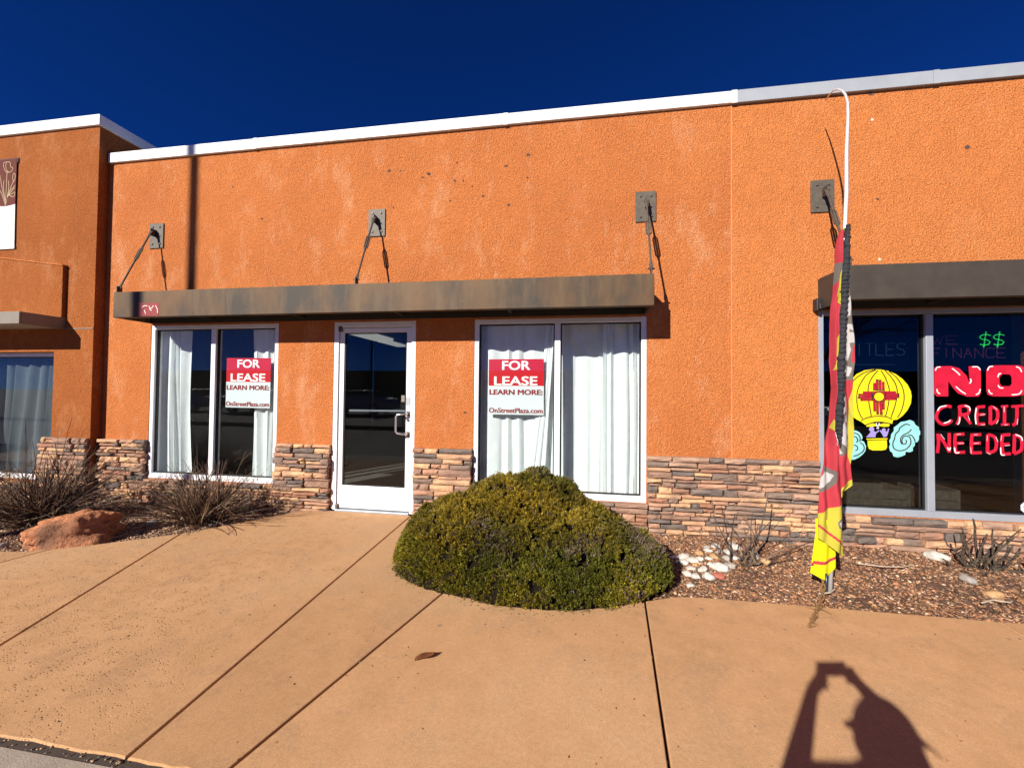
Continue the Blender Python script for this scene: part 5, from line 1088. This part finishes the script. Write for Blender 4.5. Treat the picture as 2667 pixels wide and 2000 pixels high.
FLG = {'R':[('w',[[1.966,2.113],[1.982,2.112],[1.989,2.021],[1.985,1.975],[1.971,1.972],[1.968,2.014],[1.941,1.976],[1.944,1.991]]),('w',[[1.941,1.976],[1.968,2.014],[1.971,1.915],[1.998,1.907],[2.001,1.858],[1.937,1.927]]),('w',[[1.937,1.893],[1.981,1.884],[1.981,1.854],[2.004,1.85],[2.007,1.778],[1.987,1.778],[1.995,1.725],[1.972,1.646],[1.922,1.657]]),('w',[[1.922,1.62],[1.996,1.597],[1.978,1.533],[1.921,1.54]]),('r',[[1.949,2.159],[1.959,2.162],[1.962,2.037],[1.943,2.029]]),('r',[[2.004,1.755],[2.017,1.77],[2.016,1.642],[1.994,1.627]]),('y',[[1.995,1.443],[2.011,1.301],[2.013,1.166],[2.009,1.016],[1.988,0.881],[1.972,0.963],[1.966,1.045],[1.978,1.09],[1.966,1.135],[1.97,1.255],[1.981,1.353]]),('r',[[1.915,1.507],[2.002,1.503],[1.985,1.353],[1.97,1.255],[1.966,1.135],[1.978,1.09],[1.963,1.09],[1.96,1.195],[1.951,1.39],[1.935,1.424],[1.914,1.409]]),('w',[[1.911,1.367],[1.948,1.394],[1.95,1.277],[1.91,1.25]]),('w',[[1.95,1.262],[1.959,1.195],[1.94,1.209]]),('w',[[1.899,1.178],[1.94,1.205],[1.956,1.134],[1.962,1.015],[1.905,1.062]]),('w',[[1.891,1.031],[1.923,0.976],[1.891,0.971]]),('r',[[1.891,0.949],[1.969,0.985],[1.988,0.896],[2.001,0.792],[1.889,0.712]]),('r',[[1.907,1.284],[1.927,1.239],[1.906,1.216]]),('y',[[1.889,0.712],[2.001,0.792],[2.005,0.74],[1.889,0.645]])],'L':[('g',[[1.875,2.349],[1.916,2.347],[1.892,2.245],[1.86,2.177],[1.861,2.246]]),('y',[[1.914,2.608],[1.942,2.614],[1.935,2.557]]),('y',[[1.906,2.336],[1.916,2.328],[1.908,2.206],[1.881,2.191],[1.899,2.283]]),('y',[[1.881,2.191],[1.908,2.206],[1.904,2.03],[1.874,2.107]]),('y',[[1.882,1.832],[1.896,1.802],[1.877,1.597],[1.85,1.574],[1.868,1.749]]),('y',[[1.858,1.617],[1.876,1.617],[1.87,1.465],[1.859,1.275],[1.845,1.26],[1.864,1.457]]),('y',[[1.838,1.222],[1.865,1.193],[1.873,1.095],[1.828,1.161]]),('w',[[1.792,0.851],[1.841,0.826],[1.825,0.777],[1.795,0.745],[1.757,0.721],[1.757,0.789]]),('g',[[1.785,0.888],[1.867,0.846],[1.856,0.778],[1.815,0.716],[1.746,0.694],[1.754,0.793],[1.774,0.82]]),('w',[[1.869,0.487],[1.888,0.507],[1.925,0.505],[1.925,0.483],[1.881,0.461]]),('w',[[1.911,0.437],[1.925,0.449],[1.924,0.423]]),('g',[[1.861,0.494],[1.881,0.517],[1.925,0.527],[1.924,0.401],[1.898,0.436],[1.867,0.457]]),('r',[[1.741,0.477],[1.925,0.331],[1.925,0.311],[1.74,0.457]]),('y',[[1.744,0.543],[1.862,0.606],[1.926,0.643],[1.923,0.193],[1.737,0.179]])],'B':[('r',[[1.734,0.192],[1.814,0.209],[1.873,0.245],[1.873,0.224],[1.814,0.186],[1.734,0.167]]),('r',[[1.716,0.176],[1.737,0.178],[1.737,0.153],[1.716,0.156]])]}
MI = {'r': 0, 'y': 1, 'w': 2, 'g': 3, 'k': 4, 'b': 5}
FM = [M['flag_'+k] for k in ('r', 'y', 'w', 'g', 'k', 'by')]
def sheet(name, zt, zb, xl, xr_, yfun, pat, base, cutf=None, nx=26, dz=0.004):
    nz = int((zt-zb)/dz); m = MB(); idx = {}
    for k in range(nz+1):
        z = zt-(zt-zb)*k/nz
        a, b = xl(z), xr_(z)
        for i in range(nx+1):
            s = i/nx; m.v.append((a+(b-a)*s, yfun(s, z), z))
    for k in range(nz):
        for i in range(nx):
            q = k*(nx+1)+i; x = (m.v[q][0]+m.v[q+1][0])/2; z = (m.v[q][2]+m.v[q+nx+1][2])/2
            if cutf and not cutf(x, z): continue
            c = base
            for (kk, P) in pat:
                if inpoly(P, x, z): c = kk; break
            m.f.append((q, q+nx+1, q+nx+2, q+1)); m.m.append(MI[c])
    o = m.build(name, FM, flg, smooth=True, fixn=False); s = o.modifiers.new('solid', 'SOLIDIFY'); s.thickness = 0.0012; return o
nz_ = lambda a, b, c: noise.noise(Vector((a, b, c)))
sheet('front_fold', 2.60, 0.225, lambda z: at_z(LE, z), lambda z: at_z(SLv, z)+0.001 if z > 1.05 else min(1.922, 1.893+(1.05-z)*0.12), lambda s, z: YP-0.020-0.030*math.sin(math.pi*s)-0.017*math.sin(10*s+2.2*z+1.5*nz_(z*2.5, 1, 4))*(0.4+min(1, 2.6-z)*0.6)-0.016*nz_(s*4, z*6, 0),
      FLG['L'], 'r', lambda x, z: z > 0.239+(1.922-x)*0.744, 44)
sheet('hem_fold', 0.50, 0.07, lambda z: 1.751-0.042*max(0, (0.40-z)/0.33), lambda z: 1.872, lambda s, z: YP+0.002-0.026*math.sin(math.pi*s*0.9)+0.008*math.sin(11*s), FLG['B'], 'b',
      lambda x, z: z > (0.106-(x-1.708)*0.42 if x < 1.797 else 0.068+(x-1.797)*1.25), 34)
sheet('rear_fold', 2.31, 0.66, lambda z: at_z(SR, z)-0.015 if z > 1.03 else 1.872, lambda z: at_z(RE, z), lambda s, z: YP+0.012-0.016*math.sin(math.pi*s)+0.014*math.sin(8*s+1.7*z)+0.014*nz_(s*4, z*6, 3), FLG['R'], 'g',
      lambda x, z: z > 0.673+(x-1.921)*0.9, 34)
# gathered black pole sleeve
m = MB(); z = 2.625; ring = []; r_ = random.Random(9)
pts = []; rad = []
while z > 1.03:
    a, b = at_z(SLv, z), at_z(SR, z); w_ = (b-a)/2
    pts.append(Vector(((a+b)/2+0.002*math.sin(z*90), YP-0.036, z))); rad.append(max(0.004, 1.06*w_*(1.0+0.13*math.sin(z*190+3*math.sin(z*17))+0.16*nz_(z*45, 1, 1)))); z -= 0.0065
m.tube(pts, rad, 10)
for i, vv in enumerate(m.v):
    k = 0.0035*nz_(vv[0]*90, vv[1]*90, vv[2]*60); m.v[i] = (vv[0]+k, vv[1]+k*1.5, vv[2]+0.004*nz_(vv[0]*50, vv[1]*50, vv[2]*40+7))
m.build('pole_sleeve', M['flag_k'], flg, smooth=False, fixn=False)
# ground stake
m = MB(); m.tube([(1.838, -1.055, -0.05), (1.846, -1.065, 0.20)], 0.017, 10)
m.tube([(1.80, -1.10, -0.04), (1.80, -1.10, 0.12)], 0.008, 8); m.tube([(1.868, -1.03, 0.10), (1.885, -1.02, 0.05), (1.878, -1.03, 0.0), (1.845, -1.05, -0.01)], 0.010, 8)
m.build('ground_stake', simple('dark_steel', (0.06, 0.07, 0.09), 0.35, 0.6, var=0.2), flg, smooth=True)
# weathered braided rope trailing from the stake
rp = thing('braided_rope', (1.70, -1.25, 0), 'weathered brown braided rope trailing onto the pavement below the flag', 'rope')
C0 = [Vector(p) for p in curve_pts([(1.803, -1.06, 0.085), (1.78, -1.10, 0.03), (1.745, -1.16, 0.004), (1.675, -1.27, 0.003), (1.605, -1.37, 0.012), (1.53, -1.47, 0.012), (1.462, -1.56, 0.012), (1.41, -1.635, 0.012)], 14)]
for sgn in (0, math.pi):
    m = MB(); pp = []; rd_ = []
    for i, p in enumerate(C0):
        a = i*0.16+sgn; pp.append(p+Vector((0.018*math.cos(a), 0.010*math.cos(a), 0.006*math.sin(a)+0.008))); rd_.append(0.0062*(1+0.40*math.sin(i*1.9+sgn)))
    m.tube(pp, rd_, 6); m.build('strand', M['rope'], rp, fixn=False)
m = MB()
for k in range(46):
    p = C0[rs.randint(len(C0)//2, len(C0))]; e = p+Vector((rs.normal(0, 0.02), rs.normal(0, 0.02), rs.uniform(0.0, 0.018))); m.tube([p, (p+e)/2+Vector((0, 0, 0.006)), e], [0.0022, 0.0018, 0.001], 4, cap=False)
m.build('frayed_ends', M['rope'], rp, fixn=False)

# ------------------------------------------------------------------ photographer (casts the shadow in front)
HR = Vector((math.cos(SUN_AZ), -math.sin(SUN_AZ), 0)); FW = Vector((math.sin(SUN_AZ), math.cos(SUN_AZ), 0))
def WP(s, D, z): return Vector((CAM.x, CAM.y, 0))+HR*s-FW*D+Vector((0, 0, z))
def capsule(m, a, b, ra, rb, n=10):
    a, b = Vector(a), Vector(b); d = (b-a); L = d.length; d = d/L
    P = []; R = []
    for k in range(5): t = math.pi/2*(k/4); P.append(a-d*ra*math.cos(t)*0.98); R.append(max(0.002, ra*math.sin(t)))
    for k in range(1, 5): P.append(a+d*L*k/5); R.append(ra+(rb-ra)*k/5)
    for k in range(5): t = math.pi/2*(k/4); P.append(b+d*rb*math.sin(t)*0.98); R.append(max(0.002, rb*math.cos(t)))
    m.tube(P, R, n)
def ellip(m, c, ax, rot=0.0, n=10):
    v, f = ico_sub(3); k = len(m.v); ca, sa = math.cos(rot), math.sin(rot)
    for p in v:
        x, y, z = p[0]*ax[0], p[1]*ax[1], p[2]*ax[2]; m.v.append((c[0]+x*ca-y*sa, c[1]+x*sa+y*ca, c[2]+z))
    for q in f: m.f.append(tuple(k+i for i in q)); m.m.append(0)
per = thing('person', tuple(WP(0.22, 0.36, 0)), 'person in dark jacket holding a phone up with both hands', 'person')
FA = math.radians(-38); fd = Vector((math.sin(FA), math.cos(FA), 0)); lf_ = Vector((-fd.y, fd.x, 0))
head = WP(0.175, 0.22, 1.310)
nk = WP(0.20, 0.275, 1.205); chest = WP(0.225, 0.31, 1.02); hip = WP(0.235, 0.37, 0.76)
lsh = WP(0.115, 0.40, 1.235); rsh = nk-lf_*0.15+Vector((0, 0, -0.02))
lel = WP(-0.098, 0.26, 1.085); rel = WP(0.235, 0.03, 1.255)
lwr = WP(-0.060, 0.075, 1.295); rwr = WP(0.118, 0.050, 1.385)
lha = WP(-0.050, 0.030, 1.350); rha = WP(0.062, 0.030, 1.425)
def limbs(m, g):
    capsule(m, hip+Vector((0, 0, -0.02)), chest, 0.135+g, 0.130+g, 14); capsule(m, chest+lf_*0.07, chest-lf_*0.07, 0.12+g, 0.12+g, 12)
    capsule(m, lsh*0.85+nk*0.15, rsh*0.85+nk*0.15, 0.062+g, 0.062+g, 12)
    for s, e, w_ in ((lsh, lel, lwr), (rsh, rel, rwr)):
        capsule(m, s, e, 0.050+g, 0.042+g); capsule(m, e, w_, 0.041+g, 0.020+g)
def legs(m, g):
    for sg in (1, -1):
        hp = hip+lf_*0.085*sg; kn = hp+fd*0.03+Vector((0, 0, -0.35)); an = hp+Vector((0, 0, -0.69))+lf_*0.02*sg
        capsule(m, hp, kn, 0.085+g, 0.058+g, 12); capsule(m, kn, an, 0.056+g, 0.040+g, 12)
    capsule(m, hip+lf_*0.06, hip-lf_*0.06, 0.115+g, 0.115+g, 12)
def remesh(o, vs):
    r = o.modifiers.new('remesh', 'REMESH'); r.mode = 'VOXEL'; r.voxel_size = vs; r.use_smooth_shade = True
    s = o.modifiers.new('smooth', 'SMOOTH'); s.factor = 0.5; s.iterations = 3
m = MB(); limbs(m, 0.0); legs(m, 0.0)
capsule(m, nk+Vector((0, 0, -0.06)), head+Vector((0, 0, -0.06)), 0.05, 0.048)
ellip(m, head, (0.080, 0.098, 0.120), FA*-1); ellip(m, head+fd*0.045+Vector((0, 0, -0.055)), (0.058, 0.055, 0.062))
capsule(m, head+fd*0.090+Vector((0, 0, -0.005)), head+fd*0.124+Vector((0, 0, -0.040)), 0.010, 0.013)      # nose
capsule(m, head+fd*0.090+lf_*0.016+Vector((0, 0, -0.062)), head+fd*0.090-lf_*0.016+Vector((0, 0, -0.062)), 0.011, 0.011)   # lips
for sg in (1, -1): ellip(m, head+lf_*0.082*sg+Vector((0, 0, -0.005)), (0.012, 0.020, 0.030)); ellip(m, head+fd*0.080+lf_*0.032*sg+Vector((0, 0, 0.014)), (0.013, 0.013, 0.010))
for sg in (1, -1):
    an = hip+lf_*0.105*sg+Vector((0, 0, -0.70)); capsule(m, an+Vector((0, 0, -0.01)), an+fd*0.14+Vector((0, 0, -0.02)), 0.035, 0.028)
# hands: palm, four fingers, thumb, closed on the phone's short edges (all behind the lens plane)
def hand(m, wr, pa, out):
    capsule(m, wr, pa, 0.026, 0.030)
    back = -fwd
    for k in range(4):
        q = pa+upv2*(0.026-0.017*k)+out*0.012; ln = (0.030, 0.034, 0.032, 0.026)[k]
        p1 = q+upv2*0.012+back*0.006-out*0.004; p2 = p1-out*ln*0.7+back*0.012
        capsule(m, q, p1, 0.0085, 0.008, 8); capsule(m, p1, p2, 0.008, 0.0068, 8)
    th = pa-upv2*0.028-out*0.004; capsule(m, th, th-out*0.022+back*0.012-upv2*0.004, 0.0095, 0.008, 8)
hand(m, lwr, lha-fwd*0.035, -rgt2); hand(m, rwr, rha-fwd*0.035, rgt2)
bo = m.build('body', simple('skin', (0.48, 0.27, 0.19), 0.55, var=0.05), per, fixn=False); remesh(bo, 0.0075)
m = MB(); limbs(m, 0.006); capsule(m, nk+Vector((0, 0, -0.03)), nk+Vector((0, 0, 0.012)), 0.066, 0.062)
remesh(m.build('jacket', simple('jacket_cloth', (0.035, 0.038, 0.05), 0.85, var=0.2), per, fixn=False), 0.011)
m = MB(); legs(m, 0.012); remesh(m.build('trousers', simple('denim', (0.05, 0.07, 0.12), 0.85, var=0.2), per, fixn=False), 0.011)
m = MB()
for sg in (1, -1):
    an = hip+lf_*0.105*sg+Vector((0, 0, -0.715)); capsule(m, an+Vector((0, 0, -0.004))-fd*0.03, an+fd*0.15+Vector((0, 0, -0.008)), 0.044, 0.036)
remesh(m.build('shoes', simple('shoe', (0.25, 0.25, 0.25), 0.6, var=0.1), per, fixn=False), 0.009)
m = MB(); ellip(m, head-fd*0.018+Vector((0, 0, 0.022)), (0.092, 0.106, 0.120), -FA); ellip(m, head-fd*0.065+Vector((0, 0, -0.06)), (0.082, 0.062, 0.10), -FA)
capsule(m, head-fd*0.09+Vector((0, 0, 0.0)), head-fd*0.125+Vector((0, 0, -0.05)), 0.03, 0.026); capsule(m, WP(0.245, 0.22, 1.365), WP(0.345, 0.22, 1.312), 0.016, 0.006)
remesh(m.build('hair', simple('hair_brown', (0.045, 0.025, 0.015), 0.6, var=0.3, vscale=40), per, fixn=False), 0.0085)
# phone
ph = thing('smartphone', tuple(CAM-fwd*0.016), 'dark phone held up in landscape by the photographer', 'phone')
def pbox(m, cx, cy, wd, ht, d0, d1):
    o = CAM; n = len(m.v)
    for dd in (d0, d1):
        for (sx, sy) in ((-1, -1), (1, -1), (1, 1), (-1, 1)): m.v.append(tuple(o+rgt2*(cx+sx*wd/2)+upv2*(cy+sy*ht/2)-fwd*dd))
    for f_ in ((0, 1, 2, 3), (7, 6, 5, 4), (0, 4, 5, 1), (1, 5, 6, 2), (2, 6, 7, 3), (3, 7, 4, 0)): m.f.append(tuple(n+i for i in f_)); m.m.append(0)
m = MB(); pbox(m, 0, 0, 0.150, 0.073, 0.012, 0.020); m.build('case', M['black_metal'], ph, bevel=0.003)
m = MB(); pbox(m, 0.0, 0.0, 0.030, 0.030, 0.0095, 0.0118); m.build('camera_bump', M['bolt'], ph)
m = MB(); pbox(m, 0, 0, 0.142, 0.066, 0.0201, 0.0206); m.build('screen', emit('phone_screen', (0.5, 0.35, 0.25), 0.3), ph)

# ------------------------------------------------------------------ the lot behind the photographer (seen in the glass, shades the wall)
def lamp_post(x, y, h, rad, arm, label):
    p = thing('light_pole', (x, y, 0), label, 'light pole', 'parking lot light poles')
    MB().tube([(x, y, 0), (x, y, 0.55)], 0.22, 16).build('concrete_base', M['gutter'], p)
    MB().tube([(x, y, 0.5), (x, y, h)], [rad, rad*0.9], 14).build('pole', M['steel_dull'], p, smooth=True)
    m = MB(); m.box(x-0.04, x+0.04, y-arm, y, h-0.12, h-0.06); m.build('arm', M['steel_dull'], p)
    m = MB(); m.box(x-0.2, x+0.2, y-arm-0.5, y-arm, h-0.2, h-0.05); m.build('lamp_head', M['black_metal'], p, bevel=0.02)
d_ = 7.2; lamp_post(-4.765-math.tan(SUN_AZ)*d_, -d_, 10.5, 0.068, 0.7, 'square-headed light pole whose shadow stripes the wall at left')
lamp_post(-16.5, -26, 7.5, 0.09, 0.8, 'distant light pole mirrored in the door glass')
mb = MB(); mb.box(-120, 120, -9.2, -9.05, -0.03, 0.12); tag(mb.build('kerb', M['gutter'], loc=(0, -9.1, 0)), None, None, kind='structure')
def car(x, y, col, label, k):
    c = thing('parked_car', (x, y, 0), label, 'car', 'cars parked across the lot')
    L = 4.5; W2 = 0.88
    prof = [(-2.2, 0.32), (-2.25, 0.62), (-2.15, 0.82), (-1.25, 0.95), (-0.55, 1.40), (0.95, 1.42), (1.65, 1.0), (2.15, 0.92), (2.25, 0.6), (2.2, 0.32)]
    m = MB(); n = len(prof); rings = [(-W2, 0.94), (-W2*0.96, 1.0), (W2*0.96, 1.0), (W2, 0.94)]
    for yy, sc in rings:
        for (px_, pz) in prof:
            tz = 0.78 if pz > 1.1 else 1.0; m.v.append((x+px_*sc, y+yy*tz, 0.32+(pz-0.32)*sc))
    for r in range(3):
        for i in range(n): j = (i+1) % n; m.f.append((r*n+i, r*n+j, (r+1)*n+j, (r+1)*n+i)); m.m.append(0)
    m.f.append(tuple(range(n))); m.m.append(0); m.f.append(tuple(reversed(range(3*n, 4*n)))); m.m.append(0)
    m.build('body', simple('car_paint_%d' % k, col, 0.25, 0.2, var=0), c, bevel=0.04)
    for sg in (-1, 1):
        m = MB(); yy = y+sg*(W2*0.86); m.prism([(x-1.0, 0.99), (x-0.5, 1.34), (x+0.9, 1.36), (x+1.4, 1.02)], 'y', yy-0.02, yy+0.02); m.build('side_window', M['gasket'], c)
    m = MB()
    m.prism([(y-0.66, 1.0), (y+0.66, 1.0), (y+0.56, 1.36), (y-0.56, 1.36)], 'x', x-1.0, x-0.6); m.prism([(y-0.66, 1.04), (y+0.66, 1.04), (y+0.56, 1.38), (y-0.56, 1.38)], 'x', x+1.0, x+1.5); m.build('windscreen', M['gasket'], c)
    for wx in (-1.4, 1.38):
        for sg in (-1, 1):
            wv = MB().tube([(x+wx, y+sg*0.72, 0.33), (x+wx, y+sg*0.9, 0.33)], 0.33, 18).build('wheel', M['gasket'], c)
            MB().tube([(x+wx, y+sg*0.89, 0.33), (x+wx, y+sg*0.912, 0.33)], 0.2, 12).build('rim', M['chrome'], wv)
    for sg in (-1, 1):
        MB().box(x-2.27, x-2.17, y+sg*0.6-0.15, y+sg*0.6+0.15, 0.62, 0.74).build('headlight', M['sign_white'], c, bevel=0.02); MB().box(x+2.14, x+2.24, y+sg*0.6-0.15, y+sg*0.6+0.15, 0.68, 0.8).build('tail_light', M['sign_red'], c, bevel=0.02)
for k, (x, y, col, lab) in enumerate([(-24.5, -17.5, (0.6, 0.6, 0.62), 'silver car across the lot, leftmost of the row'), (-18.8, -17.3, (0.04, 0.04, 0.05), 'black car across the lot'), (-12.6, -17.5, (0.7, 0.7, 0.7), 'white car across the lot'), (-6.6, -17.4, (0.05, 0.07, 0.12), 'dark blue car across the lot'), (5, -17.4, (0.25, 0.02, 0.02), 'dark red car across the lot'), (15, -17.5, (0.5, 0.5, 0.52), 'grey car across the lot, rightmost of the row')]):
    car(x, y, col, lab, k)
ob = thing('shop_building', (0, -60, 0), 'low brown shop block on the far side of the lot', 'building')
MB().box(-90, 90, -66, -60, 0, 4.6).build('wall', simple('far_wall', (0.10, 0.06, 0.045), 0.9, var=0.2, vscale=0.3), ob)
MB().box(-90.3, 90.3, -66.3, -59.7, 4.6, 4.9).build('roof', M['fascia_dark'], ob)
for k in range(-8, 9):
    MB().box(k*10-3.2, k*10+3.2, -60.0, -59.93, 0.4, 2.6).build('shop_window', M['gasket'], ob)
def bare_tree(x, y, h, seed, label):
    t = thing('bare_tree', (x, y, 0), label, 'tree', 'leafless trees in the lot'); r = random.Random(seed); mt = MB(); mc = MB()
    mt.tube([(x, y, -0.05), (x+r.uniform(-.1, .1), y, h*0.2), (x+r.uniform(-.15, .15), y, h*0.38)], [0.14, 0.11, 0.09], 9)
    def grow(p, d, ln, rad, dep):
        e = p+d*ln; md = (p+e)/2+Vector((r.gauss(0, .05), r.gauss(0, .05), r.gauss(0, .03)))*ln
        mc.tube([p, md, e], [rad, rad*0.8, rad*0.6], 5 if dep < 3 else 3, cap=False)
        if dep >= 6: return
        for _ in range(3 if dep < 4 else 2):
            nd = (d+Vector((r.gauss(0, .5), r.gauss(0, .5), r.gauss(0.12, .35)))).normalized(); grow(e if r.random() < .7 else md, nd, ln*r.uniform(0.58, 0.85), rad*0.58, dep+1)
    top = Vector((x, y, h*0.36))
    for k in range(5):
        a = k*1.26+r.uniform(-.3, .3); grow(top, Vector((math.cos(a)*0.8, math.sin(a)*0.8, 1.0)).normalized(), h*0.20, 0.06, 1)
    mt.build('trunk', M['bark'], t, fixn=False); mc.build('crown', M['bark'], t, fixn=False)
bare_tree(0.6, -11.0, 6.6, 3, 'leafless tree mirrored in the window behind the shrub')
bare_tree(8.8, -11.5, 6.8, 4, 'leafless tree mirrored in the painted window')
